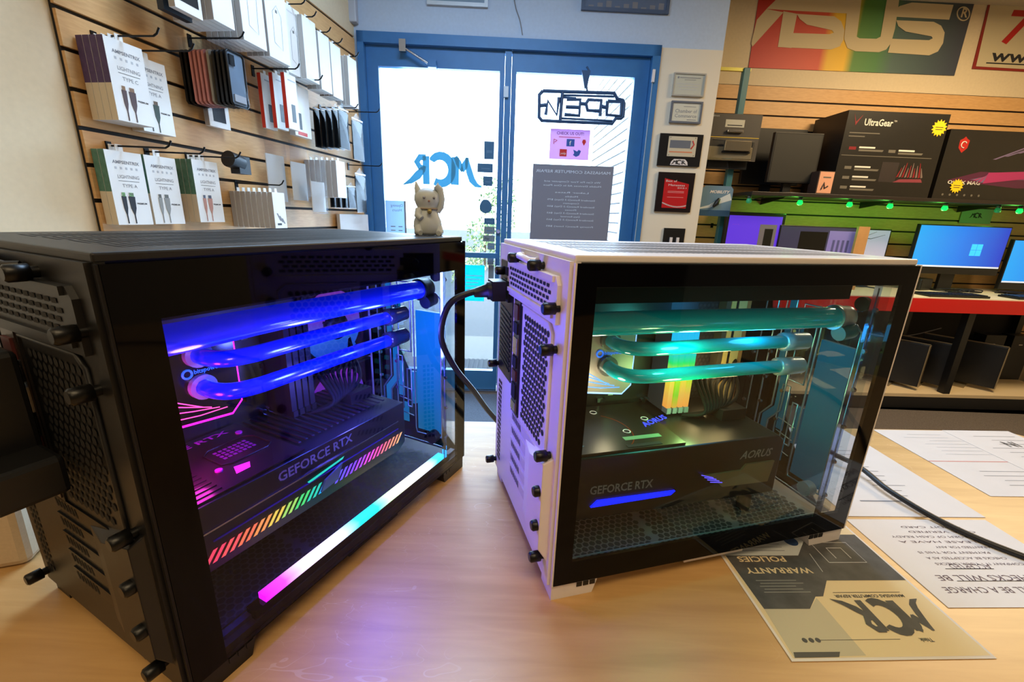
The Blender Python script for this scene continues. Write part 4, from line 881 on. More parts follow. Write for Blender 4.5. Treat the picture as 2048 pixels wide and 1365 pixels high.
for L in ([(1405, 532), (1478, 536), (1473, 610), (1400, 604), (1405, 532)], [(1365, 612), (1372, 528), (1305, 524), (1292, 545), (1300, 580), (1366, 584)], [(1190, 522), (1262, 524), (1256, 608), (1178, 602)], [(1262, 565), (1185, 562)], [(1150, 512), (1138, 605), (1092, 530), (1080, 605)], [(1052, 555), (1085, 552)], [(1262, 545), (1292, 547)], [(1372, 560), (1402, 566)]):
    b = MB(); b.tube([oc(*p) for p in L], .0115, nm, 8); b.build('letter_tube' if len(L) > 2 else 'link', t)
b = MB(); b.tube([oc(1298, 478), oc(1292, 430), oc(1310, 375), oc(1296, 350)], .006, nm, 8); hx_ = oc(1298, 372); b.prism([(hx_[0] - .035, hx_[2]), (hx_[0] + .02, hx_[2]), (hx_[0] + .006, hx_[2] - .1), (hx_[0] - .01, hx_[2] - .1)], 1, -.01, .01, nm); o = b.build('hanger_cable', t)
o.data.transform(Matrix()); 
# check us out flyer
def rectobj(name, label, cat, quad, D, m, th=.002, crop=c2, extra=None, frame=None, group=None):
    (a, c_), (d_, e_) = quad; u0, z1 = bk(*crop(a, c_), D); u1, z0 = bk(*crop(d_, e_), D); W_, Hh = u1 - u0, z1 - z0
    t = bt(name, label, cat, u0, D, z0, group)
    b = MB()
    if frame:
        fm, fwid = frame; b.box(fwid, -th * .6, fwid, W_ - fwid, 0, Hh - fwid, m)
        f2 = MB(); f2.box(0, -th, 0, W_, 0, fwid, fm); f2.box(0, -th, Hh - fwid, W_, 0, Hh, fm); f2.box(0, -th, fwid, fwid, 0, Hh - fwid, fm); f2.box(W_ - fwid, -th, fwid, W_, 0, Hh - fwid, fm); f2.build('frame', t)
    else: b.box(0, -th, 0, W_, 0, Hh, m)
    if extra: extra(b, W_, Hh, -(th * .6 if frame else th) - .0006)
    b.build('sheet' if th < .004 or frame else 'panel', t); return t
def cuo(b, W_, Hh, y):
    b.text('CHECK US OUT!', (W_ / 2, y, Hh * .82), (1, 0, 0), (0, 0, 1), Hh * .09, mat('flyer_purple', (.45, .2, .45), .6), width=W_ * .68, center=True, bold=True)
    b.box(W_ * .22, y, Hh * .73, W_ * .76, y + .0005, Hh * .75, 'pen')
    b.box(W_ * .42, y, Hh * .44, W_ * .62, y + .0005, Hh * .68, 'blue'); b.text('f', (W_ * .49, y - .0005, Hh * .48), (1, 0, 0), (0, 0, 1), Hh * .14, 'paper', bold=True)
    b.box(W_ * .26, y, Hh * .1, W_ * .44, y + .0005, Hh * .34, 'pen'); b.text('yelp', (W_ * .28, y - .0005, Hh * .17), (1, 0, 0), (0, 0, 1), Hh * .07, 'paper', width=W_ * .14)
    b.add([(W_ * (.6 + a), y, Hh * (.1 + c)) for a, c in ((0, .06), (.08, .0), (.16, .05), (.2, .2), (.14, .24), (.1, .18), (0, .24), (.03, .12))], [tuple(range(8))], 'blue')
    b.tube([(W_ * .1, y, Hh * .5), (W_ * .1, y, Hh * .66), (W_ * .18, y, Hh * .62), (W_ * .12, y, Hh * .56)], .0025, 'pen', 6)
    b.add([(W_ * (.86 + a), y, Hh * (.48 + c)) for a, c in ((0, 0), (.05, .12), (.03, .2), (-.03, .2), (-.05, .12))], [tuple(range(5))], 'pen')
rectobj('flyer', 'pink and white check us out flyer taped on the right door', 'flyer', ((1106, 675), (1303, 843)), GZ, backlit('flyer_pink', (.88, .72, .88), .25), .001, extra=cuo)
def rates(b, W_, Hh, y):
    k = mat('rates_print', (.78, .83, .90), .6)
    def tx(s_, yy, h, w_=None): b.text(s_, (W_ / 2 + (w_ or 0) * .5, y, Hh * yy), (-1, 0, 0), (0, 0, 1), h, k, width=w_)
    tx('MANASSAS COMPUTER REPAIR', .93, .018, W_ * .92)
    for yy, s_, ww in ((.85, 'We Can Fix Your Computer and', .7), (.815, 'Mobile Devices All In One Place', .72), (.755, 'Labor Rates', .42), (.72, 'Mobile', .16), (.69, 'Standard Rates(2-3 Days) $75', .6), (.66, 'Computers', .2), (.63, 'Standard Rates(2-3 Day) $50', .6), (.6, 'Phones', .14), (.57, 'Standard Rates(2-3 Day) $65', .6), (.54, 'Data Retrieval', .24), (.51, 'Standard Rates(2-3 Day) $65', .6), (.45, 'Priority Rates(1 hour) $85', .6)):
        tx(s_, yy, .010, W_ * ww)
rectobj('rates_poster', 'tall grey labor rates poster on the right door, printed to face outside', 'poster', ((1014, 860), (1385, 1450)), GZ, mat('poster_grey', (.46, .47, .53), .6), .0015, extra=rates)
# wires
t = bt('cable', 'thin grey cable running down the wall above the doors', 'cable', 0, 0, 0)
b = MB(); b.tube(smooth_path([(lambda q: (q[0], DB - .004, q[1]))(bk(*c2(*p), DB)) for p in ((915, 0), (925, 50), (945, 110), (958, 185))]), .003, M['gink'], 6); b.build('cable', t)
# conduit at upper left
u, z = bk(700, 25, DB - .05); b = MB(); b.box(-.03, 0, -.045, .035, .05, .6, mat('conduit', (.72, .74, .78), .5)); tag(b.build('wall_speaker', loc=bw(u, DB - .05, z), rotz=BANG, bevel=.008), 'pale narrow box hanging in the corner above the left door', 'wall box')
rectobj('picture_frame', 'white framed picture high above the left door', 'picture', ((455, -200), (776, 45)), DB, mat('pic_grey', (.5, .58, .66), .6), .02, frame=(mat('frame_silver', (.74, .76, .78), .4, .2), .02))
def skyl(b, W_, Hh, y):
    for i in range(9): b.box(W_ * (.08 + i * .1), y, Hh * .05, W_ * (.14 + i * .1), y + .0006, Hh * (.12 + .05 * (i % 3)), 'gink')
rectobj('picture_frame', 'dark framed picture high above the right door', 'picture', ((1282, -200), (1720, 80)), DB, mat('pic_slate', (.36, .42, .52), .6), .02, extra=skyl, frame=(mat('frame_slate', (.30, .36, .46), .4), .018))
# certificates on the white board
def c6(x, y): return 1300 + x * 200 / 738, 130 + y * 370 / 1365
DD = DB - .007
def cert(b, W_, Hh, y):
    b.box(W_ * .2, y, Hh * .78, W_ * .85, y + .0004, Hh * .81, 'gink'); b.box(W_ * .35, y, Hh * .7, W_ * .7, y + .0004, Hh * .72, 'gink')
    for i in range(3): b.box(W_ * (.12 + .05 * i), y, Hh * (.52 - i * .12), W_ * (.85 - .04 * i), y + .0004, Hh * (.54 - i * .12), 'lgink')
    b.tube([(W_ * .15, y, Hh * .8), (W_ * .15, y + .0005, Hh * .8)], .006, 'gink', 12)
rectobj('framed_certificate', 'silver framed certificate, topmost on the white board', 'certificate', ((176, 58), (388, 240)), DD, mat('cert_paper', (.72, .72, .66), .7), .015, c6, cert, (mat('frame_bright', (.8, .8, .78), .3, .6), .008))
def chamber(b, W_, Hh, y):
    b.text('Chamber of', (W_ * .5, y, Hh * .48), (1, 0, 0), (0, 0, 1), Hh * .16, 'gink', width=W_ * .7, center=True); b.text('Commerce', (W_ * .5, y, Hh * .26), (1, 0, 0), (0, 0, 1), Hh * .16, 'gink', width=W_ * .7, center=True); b.box(W_ * .4, y, Hh * .75, W_ * .8, y + .0004, Hh * .77, 'gink'); b.box(W_ * .55, y, Hh * .15, W_ * .85, y + .0004, Hh * .18, 'gink')
rectobj('framed_certificate', 'grey framed chamber of commerce certificate, second from top on the white board', 'certificate', ((158, 266), (365, 438)), DD, mat('cert_paper2', (.78, .77, .70), .7), .015, c6, chamber, (mat('frame_grey', (.38, .40, .44), .4), .011))
def plq(b, W_, Hh, y):
    b.box(W_ * .2, y - .002, Hh * .3, W_ * .86, y, Hh * .92, mat('plaque_silver', (.82, .78, .68), .3, .2)); b.box(W_ * .24, y - .0026, Hh * .56, W_ * .72, y - .002, Hh * .8, mat('plaque_band', (.38, .4, .44), .5)); b.box(W_ * .24, y - .0026, Hh * .42, W_ * .78, y - .002, Hh * .46, mat('plaque_orange', (.8, .5, .35), .5))
    b.tube([(W_ * .76, y - .0025, Hh * .8), (W_ * .8, y - .0025, Hh * .68), (W_ * .74, y - .0025, Hh * .55)], .004, 'pen', 6)
    b.add([(W_ * q, y - .001, Hh * r) for q, r in ((.3, .03), (.72, .03), (.7, .14), (.64, .22), (.38, .22), (.32, .14))], [tuple(range(6))], 'wht')
    b.strokes(MCR, lambda x, z: (W_ * (.34 + x * .115), y - .0016, Hh * (.06 + z * .12)), M['ink'])
    for q in (.24, .82):
        for r in (.34, .88): b.tube([(W_ * q, y - .002, Hh * r), (W_ * q, y - .0035, Hh * r)], .0025, 'ink', 8)
rectobj('award_plaque', 'black plaque with silver plate and MCR logo, third from top on the white board', 'plaque', ((75, 505), (357, 755)), DD, mat('plaque_black', (.08, .08, .09), .3), .012, c6, plq)
def redp(b, W_, Hh, y):
    b.poly([(W_ * .18, y, Hh * .1), (W_ * .86, y, Hh * .1), (W_ * .86, y, Hh * .72), (W_ * .18, y, Hh * .85)], mat('plaque_red', (.72, .10, .12), .35))
    b.text('Best of', (W_ * .22, y - .0005, Hh * .76), (1, 0, 0), (0, 0, 1), Hh * .05, 'wht', width=W_ * .3); b.text('Manassas', (W_ * .3, y - .0005, Hh * .66), (1, 0, 0), (0, 0, 1), Hh * .05, 'wht', width=W_ * .45); b.text('2021', (W_ * .55, y - .0005, Hh * .6), (1, 0, 0), (0, 0, 1), Hh * .03, 'wht', width=W_ * .25)
    for zz in (.52, .49, .37): b.box(W_ * .3, y - .0004, Hh * zz, W_ * .75, y, Hh * (zz + .012), mat('plaque_pale', (.85, .55, .55), .5))
    for k in range(3): b.strokes([[(W_ * (.18 + .68 * i / 8), Hh * (.22 - .1 * math.sin(i / 8 * PI * .8) + .012 * k), .0015) for i in range(9)]], lambda x, z: (x, y - .0006, z), M['wht'])
rectobj('award_plaque', 'black plaque with a red award plate, lowest of the four on the white board', 'plaque', ((63, 790), (290, 1090)), DD, mat('plaque_black2', (.10, .06, .07), .3), .012, c6, redp)
def outl(b, W_, Hh, y):
    for q in (.3, .62): b.box(W_ * q, y - .01, Hh * .1, W_ * (q + .12), y, Hh * .45, 'wht')
rectobj('wall_socket', 'black wall socket plate with plugs below the plaques', 'socket', ((104, 1203), (242, 1330)), DD, M['blk'], .008, c6, outl)

# ================================================================== RIGHT: SLATWALL, BANNERS, SHELF, DESK
S0 = 1.35
slatwall('slatwall_panel', 'long maple slatwall behind the desk on the right, green lit under the shelf', 3.25, FLOOR, 1.405, .005 - .8, bw(S0, DS - .0185, 0), BANG)
b = MB(); b.box(0, -.02, 0, .62 - .35, 0, .08, wallc)
# teal pole
u, z = bk(1450, 420, DS - .45); u2, z2 = bk(1488, 150, DS - .3)
uT, zT = bk(1490, 137, DS - .2); uB, zB = bk(1440, 475, DS - .2)
pm = mat('teal_pole', (.20, .42, .44), .4)
t = bt('display_pole', 'teal vertical pole standing in front of the slatwall, carrying packs', 'pole', (uT + uB) / 2, DS - .2, FLOOR)
b = MB(); b.box(-.022, -.02, .02, .022, .02, zT - FLOOR, pm); b.build('pole', t, bevel=.003)
b = MB(); b.box(-.12, -.12, 0, .12, .12, .02, 'blk'); b.build('base', t)
b = MB(); b.box(-.3, -.01, zT - FLOOR - .02, .03, .01, zT - FLOOR, mat('brass_bar', (.75, .72, .35), .4, .4)); b.build('top_bar', t)
# blister packs
def rect_at(D, x0, y0, x1, y1, crop=c3):
    u0, z1 = bk(*crop(x0, y0), D); u1, z0 = bk(*crop(x1, y1), D); return u0, z0, u1 - u0, z1 - z0
u, z, W_, Hh = rect_at(DS - .3, 62, 700, 340, 1005)
t = bt('blister_pack', 'clear blister pack with a metal gadget and price sticker, upper pack on the pole', 'blister pack', u, DS - .3, z)
b = MB(); b.box(0, 0, 0, W_, .004, Hh, mat('pack_card', (.24, .22, .20), .5)); b.box(W_ * .32, -.001, Hh * .72, W_ * .68, 0, Hh * .88, mat('price_tag', (.72, .70, .62), .6)); b.box(W_ * .36, -.0015, Hh * .75, W_ * .64, -.001, Hh * .77, 'ink'); b.box(0, -.001, Hh * .5, W_, 0, Hh * .51, 'yel'); b.text('sabrent', (W_ * .05, -.001, Hh * .93), (1, 0, 0), (0, 0, 1), .012, 'lgink'); b.build('card', t)
b = MB(); b.prism([(W_ * .08, .01), (W_ * .9, .01), (W_ * .92, Hh * .42), (W_ * .1, Hh * .46)], 1, -.025, 0, 'film'); b.box(W_ * .05, -.014, .0, W_ * .9, -.001, Hh * .3, mat('blister_amber', (.55, .5, .4), .25)); b.build('blister', t, bevel=.006)
b = MB(); b.box(W_ * .32, -.045, Hh * .2, W_ * .82, -.02, Hh * .42, mat('gadget_metal', (.62, .58, .5), .2, .8)); b.box(W_ * .3, -.03, Hh * .16, W_ * .84, -.015, Hh * .2, 'hole'); b.box(W_ * .36, -.02, Hh * .6, W_ * .66, -.002, Hh * .66, 'steel'); b.build('gadget', t, bevel=.004)
u, z, W_, Hh = rect_at(DS - .26, 45, 960, 285, 1055)
b = MB(); b.box(0, 0, 0, W_, .03, Hh * 2.4, mat('pack_dark', (.08, .08, .09), .4)); b.prism([(W_ * .55, 0), (W_ * 1.0, 0), (W_, Hh * .6), (W_ * .5, Hh * .6)], 1, -.012, 0, 'film'); tag(b.build('blister_pack', loc=bw(u, DS - .26, z), rotz=BANG), 'dark pack peeking out below the metal gadget pack on the pole', 'blister pack')
u, z, W_, Hh = rect_at(DS - .3, 20, 1150, 180, 1345)
t = bt('mouse_pack', 'blue and silver mouse blister pack, lower pack on the pole', 'blister pack', u, DS - .3, z)
b = MB(); b.prism([(.006, 0), (W_ - .006, 0), (W_, .01), (W_, Hh - .02), (W_ - .02, Hh), (.02, Hh), (0, Hh - .02), (0, .01)], 1, 0, .004, mat('mouse_card', (.36, .48, .58), .5)); b.poly([(0, -.0004, 0), (W_, -.0004, 0), (W_, -.0004, Hh * .2), (0, -.0004, Hh * .2)], mat('mouse_card_blue', (.12, .28, .42), .5))
b.text('MOBILITY', (W_ * .25, -.0006, Hh * .76), (1, 0, 0), (0, 0, 1), Hh * .09, 'wht', width=W_ * .65, bold=True, shear=.3)
b.strokes([[(W_ * .0, Hh * .25, .01), (W_ * .3, Hh * .32, .02), (W_ * .6, Hh * .5, .035), (W_ * .95, Hh * .66, .05)]], lambda x, z: (x, -.0006, z), mat('mouse_silver', (.75, .78, .8), .4)); b.build('card', t)
b = MB(); b.tube([(W_ * .4, -.012, Hh * .3), (W_ * .48, -.02, Hh * .42), (W_ * .56, -.012, Hh * .58)], [.008, .018, .01], 'blk', 12); b.build('mouse', t)
hk = bk(1430, 435, DS - .05)
b = MB(); b.tube([(0, 0, 0), (0, -.12, -.003), (0, -.14, .015)], .004, hookm, 8); b.box(-.01, -.003, -.02, .01, 0, .015, hookm); tag(b.build('display_hook', loc=bw(hk[0], DS - .0195, hk[1] - .06), rotz=BANG), 'empty hook low on the slatwall left of the pole', 'hook')
# shelf
SHD = .42; us, zs = bk(1506, 378, DS - SHD); ue = 4.5
zs = (zs + bk(2040, 408, DS - SHD)[1]) / 2
t = bt('wall_shelf', 'long dark wooden shelf on the slatwall holding monitor boxes', 'shelf', us, DS - .019, zs)
shm = mat('shelf_dark', (.13, .10, .09), .45, noise=.1)
b = MB(); b.box(0, -SHD + .02, -.024, ue - us, 0, 0, shm); b.build('board', t, bevel=.002)
for x in (.3, 1.1, 1.9):
    b = MB(); b.prism([(-.004, 0), (0, -.16), (-.02, -.16)], 0, 0, 0, shm) if False else b.add([(x, 0, -.024), (x, -.3, -.024), (x, -.28, -.032), (x, 0, -.07), (x + .006, 0, -.024), (x + .006, -.3, -.024), (x + .006, -.28, -.032), (x + .006, 0, -.07)], [(0, 1, 2, 3), (7, 6, 5, 4), (0, 4, 5, 1), (1, 5, 6, 2), (2, 6, 7, 3), (3, 7, 4, 0)], shm); b.build('bracket', t)
# green bulbs below the shelf
gm = mat('bulb_green', (.1, 1, .35), .3, emit=2.5, ecol=(.05, 1, .3)); gm2 = mat('bulb_dim', (.25, .6, .45), .3, emit=.15, ecol=(.1, .8, .4)); cap = mat('bulb_cap', (.35, .4, .4), .4, .3)
lp = None
for i, (x, y, on) in enumerate(((1500, 389, 0), (1603, 390, 1), (1703, 393, 1), (1784, 397, 1), (1894, 401, 1), (2000, 407, 0), (2044, 408, 1))):
    u, z = bk(x, y, DS - .36)
    tb = bt('light_bulb', ('lit green' if on else 'pale unlit green') + ' spot bulb under the shelf, ' + ('leftmost', 'second from left', 'third from left', 'fourth from left', 'fifth from left', 'sixth from left', 'rightmost')[i], 'bulb', u, DS - .36, zs - .0245, 'green bulbs under the shelf')
    b = MB(); b.lathe([(.012, 0), (.014, -.02)][::-1], cap, 14); b.build('socket', tb)
    b = MB(); b.lathe([(.001, -.054), (.012, -.052), (.018, -.044), (.018, -.034), (.012, -.02), (.011, -.019)], gm if on else gm2, 16); b.build('glass', tb)
    if on: l_ = light('bulb_light', 'POINT', (0, .03, -.075), 1.0, (.16, 1, .10), .02); l_.parent = tb
# wires between bulbs
b = MB(); b.tube([bw(us + .02, DS - .3, zs - .03), bw(us + .06, DS - .33, zs - .05), bw(us + .12, DS - .36, zs - .035)], .003, 'blk', 6); tag(b.build('cable'), 'short black wire by the first bulb under the shelf', 'cable')
# boxes and monitors on the shelf
def boxon(name, label, cat, x0, y0, x1, D, depth, m, group=None, side=None, z=None):
    u0, z1 = bk(x0, y0, D); u1, _ = bk(x1, y0, D); z = zs if z is None else z
    t = bt(name, label, cat, u0, D, z + .0003, group); return t, u1 - u0, z1 - z
bxm = mat('box_black', (.085, .078, .07), .4, noise=.1); bxl = mat('box_print_grey', (.40, .38, .34), .5); bxw = mat('box_print_white', (.85, .84, .8), .5)
DF = DS - .38
t, W_, Hh = boxon('monitor_box', 'large black gaming monitor box with white name and yellow star sticker', 'box', 1699, 220, 1905, DF, .3, bxm)
b = MB(); b.box(0, 0, 0, W_, .33, Hh, bxm)
b.text('UltraGear', (W_ * .175, -.0006, Hh * .835), (1, 0, 0), (0, 0, 1), Hh * .075, bxw, width=W_ * .28, bold=True); b.text('TM', (W_ * .46, -.0006, Hh * .885), (1, 0, 0), (0, 0, 1), Hh * .02, bxw)
rd = mat('box_red', (.5, .1, .13), .4); b.poly([(W_ * .06, -.0006, Hh * .97), (W_ * .09, -.0006, Hh * .83), (W_ * .15, -.0006, Hh * .96), (W_ * .09, -.0006, Hh * .87)], rd)
for (x, y, w_) in ((.05, .7, .16), (.05, .74, .3)): b.box(W_ * x, -.0005, Hh * y, W_ * (x + w_), 0, Hh * (y + .012), bxl)
for (x, y) in ((.1, .55), (.5, .53), (.1, .32), (.1, .2), (.1, .08)):
    b.box(W_ * (x + .08), -.0005, Hh * (y + .02), W_ * (x + .24), 0, Hh * (y + .04), bxw); b.poly([(W_ * (x + .08), -.0005, Hh * (y - .015)), (W_ * (x + .32), -.0005, Hh * (y - .015)), (W_ * (x + .33), -.0005, Hh * (y + .008)), (W_ * (x + .08), -.0005, Hh * (y + .008))], bxl); b.box(W_ * (x - .02), -.0005, Hh * y, W_ * (x + .05), 0, Hh * (y + .035), rd if y == .55 and x == .1 else bxl)
b.box(W_ * .02, -.0007, Hh * .478, W_ * .93, 0, Hh * .486, bxl)
b.build('box', t)
b = MB()
for k in range(10): b.poly([(W_ * (.62 + k * .028), -.0006, Hh * .24), (W_ * (.64 + k * .028), -.0006, Hh * .25), (W_ * (.66 + k * .022), -.0006, Hh * (.36 + .03 * (k % 3))), (W_ * (.655 + k * .022), -.0006, Hh * (.36 + .03 * (k % 3)))], mat('pic_pale', (.45, .38, .36), .5) if k % 2 else rd)
b.box(W_ * .45, -.0004, Hh * .18, W_ * .62, 0, Hh * .42, mat('pic_dusk', (.16, .13, .13), .5)); b.poly([(W_ * .6, -.0006, Hh * .18), (W_ * .9, -.0006, Hh * .19), (W_ * .88, -.0006, Hh * .23), (W_ * .66, -.0006, Hh * .22)], mat('pic_rose', (.5, .2, .25), .5)); b.build('picture', t)
def star(b, cx, cz, r, y):
    P = [(cx + (r if k % 2 else r * .72) * math.cos(k * PI / 14), cz + (r if k % 2 else r * .72) * math.sin(k * PI / 14)) for k in range(28)]
    b.add([(p[0], y, p[1]) for p in P], [tuple(range(28))], 'yel'); b.box(cx - r * .5, y - .0004, cz + .002, cx + r * .5, y, cz + .006, 'ink'); b.box(cx - r * .45, y - .0004, cz - .012, cx + r * .45, y, cz - .008, 'ink')
b = MB(); star(b, W_ * .92, Hh * .84, .055, -.001); b.build('star_sticker', t)
t, W_, Hh = boxon('monitor_box', 'black monitor box with magenta streaks and red shield, right end of the shelf', 'box', 1903, 258, 2240, DF + .02, .3, bxm)
b = MB(); b.box(0, 0, 0, W_, .3, Hh, bxm); b.build('box', t)
mg = mat('box_magenta', (.62, .16, .38), .4); mg2 = mat('box_plum', (.30, .09, .22), .4); mp_ = mat('box_lilac', (.42, .36, .5), .4)
b = MB(); y = -.0006
b.poly([(W_ * .06, y, Hh * .28), (W_ * .25, y, Hh * .42), (W_, y, Hh * .42), (W_, y, Hh * .25), (W_ * .5, y, Hh * .2)], mg2)
for k in range(6): b.poly([(W_ * .2 + k * .02, y - .0003 * (k + 1), Hh * (.3 - .01 * k)), (W_, y - .0003 * (k + 1), Hh * (.36 + .03 * k)), (W_, y - .0003 * (k + 1), Hh * (.375 + .03 * k)), (W_ * .3, y - .0003 * (k + 1), Hh * (.36 + .01 * k))], mg if k % 2 else mp_)
for k in range(4): b.poly([(W_ * .3 + k * .08, y, Hh * (.6 + k * .05)), (W_ * .32 + k * .08, y, Hh * (.6 + k * .05)), (W_ * .55 + k * .1, y, Hh * (.85 + k * .03)), (W_ * .54 + k * .1, y, Hh * (.86 + k * .03))], mp_)
b.text('OPTIX MAG', (W_ * .07, y, Hh * .23), (1, 0, 0), (0, 0, 1), Hh * .05, bxw, width=W_ * .2, bold=True)
for k in range(6): b.tube([(W_ * (.06 + .045 * k), y, Hh * .07), (W_ * (.06 + .045 * k), y - .0006, Hh * .07)], .008, bxl, 10)
cx, cz = W_ * .1, Hh * .79
b.add([(cx + a * .07, y, cz + c * .07) for a, c in ((0, -.75), (.45, -.3), (.5, .4), (.2, .55), (0, .75), (-.2, .55), (-.5, .4), (-.45, -.3))], [tuple(range(8))], mat('shield_red', (.65, .12, .1), .4))
b.tube([(cx + .018 * math.cos(a), y - .001, cz + .02 * math.sin(a)) for a in [.5 + k * .45 for k in range(11)]], .003, bxw, 6)
b.build('print', t); b = MB(); star(b, W_ * .13, Hh * .2, .05, -.004); b.build('star_sticker', t)
# small toy box
t, W_, Hh = boxon('toy_box', 'small pale box with a dark figure picture in front of the monitor box', 'box', 1640, 342, 1682, DS - .41, .08, bxm)
W_ = .11
b = MB(); b.box(0, 0, 0, W_, .09, Hh, mat('toy_card_dark', (.25, .18, .15), .5)); b.box(W_ * .06, -.001, Hh * .04, W_ * .97, 0, Hh * .97, mat('toy_card', (.85, .62, .5), .5)); b.box(W_ * .3, -.0015, Hh * .7, W_ * .8, -.001, Hh * .76, bxl)
b.tube([(W_ * .3, -.0018, Hh * .2), (W_ * .42, -.0018, Hh * .5), (W_ * .5, -.0018, Hh * .25), (W_ * .7, -.0018, Hh * .35)], .005, 'ink', 6); b.build('box', t)
# black monitors on shelf
def monitor(name, label, u, D, z, W_, Hh, scr, stand=True, bez=.012, rot=0, group=None, chin=.0, back=None):
    t = thing(name, label, 'monitor', bw(u, D, z), BANG + rot, group)
    zz = .07 if stand else 0
    b = MB(); b.box(0, 0, zz, W_, .03, zz + Hh, 'blk'); b.box(W_ * .15, .03, zz + Hh * .15, W_ * .85, .055, zz + Hh * .85, 'blk'); b.build('housing', t, bevel=.003)
    if scr:
        b = MB(); scr(b, bez, W_ - bez, zz + bez + chin, zz + Hh - bez); b.build('screen', t)
    if stand:
        b = MB(); b.box(W_ * .42, .03, .01, W_ * .58, .06, zz + Hh * .4, 'blk'); b.build('stand', t)
        b = MB(); b.lathe([(.001, 0), (.11, 0), (.11, .006), (.03, .012), (.001, .012)], 'blk', 24, 1, .75, (W_ / 2, .03, 0)); b.build('base', t)
    return t
def blank(b, x0, x1, z0, z1): b.box(x0, -.0008, z0, x1, 0, z1, mat('screen_off', (.10, .10, .09), .55))
u0, z1 = bk(1552, 262, DS - .33); u1, _ = bk(1648, 275, DS - .33)
t = monitor('monitor', 'switched off black monitor on the shelf, left of the monitor boxes', u0, DS - .33, zs + .0003, u1 - u0, z1 - zs - .075, blank, rot=0)
u0, z1 = bk(1508, 250, DS - .2); u1, _ = bk(1600, 262, DS - .2)
t = monitor('monitor', 'black monitor turned sideways at the left end of the shelf', u0, DS - .14, zs + .0003, u1 - u0 + .1, z1 - zs - .075, None, rot=0)
# card on slatwall
u, z, W_, Hh = rect_at(DS - .03, 1500, 105, 1650, 195, c4)
t = bt('sign_card', 'small pale card with the MCR logo on the slatwall above the lit monitor', 'sign', u, DS - .025, z); b = MB(); b.box(0, -.002, 0, W_, 0, Hh, mat('card_pale', (.5, .58, .5), .6)); b.strokes(MCR, lambda x, zz: (W_ * (.3 + x * .13), -.0028, Hh * (.4 + zz * .3)), M['ink']); b.build('card', t)
# banners on upper wall
DW = DS - .002
u0, z0 = bk(*c3(300, 420), DW)
t = bt('banner', 'rainbow coloured ASUS banner high on the wall above the slatwall', 'banner', u0, DW, z0)
def bq(x, y, d=0): u, z = bk(*c3(x, y), DW); return (u - u0, -.004 - d, z - z0)
uR = bq(1575, 470)[0]
rb = ramp('banner_rainbow', [(0, (.74, .17, .14)), (.33, (.80, .26, .13)), (.37, (.9, .7, .08)), (.45, (.92, .72, .08)), (.49, (.32, .52, .2)), (.6, (.28, .5, .26)), (.68, (.30, .40, .38)), (1, (.24, .26, .32))], 0, uR, 0)
b = MB(); P = [bq(300, 420), bq(1575, 470), bq(1710, -20), bq(1735, -150), bq(420, -250), bq(365, -20)]
b.add(P + [(p[0], 0, p[2]) for p in P], [tuple(range(6)), tuple(range(11, 5, -1))] + [(i, (i + 1) % 6, 6 + (i + 1) % 6, 6 + i) for i in range(6)], rb); b.build('cloth', t)
b = MB(); cm_ = mat('banner_cream', (.82, .75, .60), .7)
for kk, P in enumerate(([(350, 125), (410, 58), (515, 78), (322, 292), (316, 270)], [(410, 57), (490, -20), (640, -40), (930, -40), (918, 86), (600, 70)],
          [(515, 72), (600, 88), (576, 207), (565, 300), (480, 293)], [(576, 207), (815, 215), (870, 285), (810, 309), (480, 294)],
          [(597, 88), (830, 104), (872, 135), (892, 190), (885, 250), (862, 290), (812, 308), (800, 215), (826, 205), (815, 190), (660, 155), (615, 120)],
          [(930, -60), (1005, -60), (990, 60), (968, 230), (985, 240), (1090, 243), (1115, 230), (1165, -60), (1240, -60), (1205, 180), (1180, 270), (1150, 310), (1105, 326), (960, 320), (910, 300), (890, 245), (905, 90)],
          [(1155, 95), (1235, 40), (1310, 18), (1567, 33), (1540, 125), (1180, 105)], [(1212, 128), (1445, 138), (1490, 162), (1512, 205), (1502, 270), (1470, 322), (1415, 346), (1160, 329), (1185, 243), (1415, 252), (1438, 240), (1430, 228), (1270, 198), (1225, 165)])):
    b.add([bq(x, y, .0012 + kk * .0003) for x, y in P], [tuple(range(len(P)))], cm_)
b.tube([(lambda p: (p[0], p[1], p[2]))(bq(1628 + 38 * math.cos(a), 88 + 42 * math.sin(a), .002)) for a in [k * PI / 12 for k in range(25)]], .004, cm_, 6)
q = bq(1612, 108, .002); b.text('R', q, (1, 0, 0), (0, 0, 1), .055, cm_, bold=True); b.build('lettering', t)
u0, z0 = bk(*c3(1685, 428), DW)
t = bt('banner', 'white plastic sign with red border and a phone number, at the upper right', 'banner', u0, DW, z0)
b = MB(); P = [bq(1685, 428), bq(2450, 470), bq(2500, -150), bq(1830, -150)]
b.add(P + [(p[0], 0, p[2]) for p in P], [(0, 1, 2, 3), (7, 6, 5, 4), (0, 4, 5, 1), (1, 5, 6, 2), (2, 6, 7, 3), (3, 7, 4, 0)], mat('banner_red', (.55, .14, .12), .5)); b.add([bq(*p, .0012) for p in ((1708, 413), (2430, 455), (2500, -150), (1838, -150))], [(0, 1, 2, 3)], mat('banner_ivory', (.80, .75, .62), .35)); b.build('panel', t)
b = MB(); q = bq(1850, 265, .002); b.text('703', q, (1, 0, 0), (.18, 0, 1), .20, mat('banner_red_text', (.72, .12, .1), .5), width=.52, bold=True); q = bq(1790, 378, .002); b.text('www.mcr', q, (1, 0, -.01), (.1, 0, 1), .075, M['ink'], width=.75, bold=True); p = bq(1772, 388, .002); b.box(p[0], p[1], p[2] - .008, p[0] + .75, p[1] + .001, p[2], 'ink'); b.build('lettering', t)

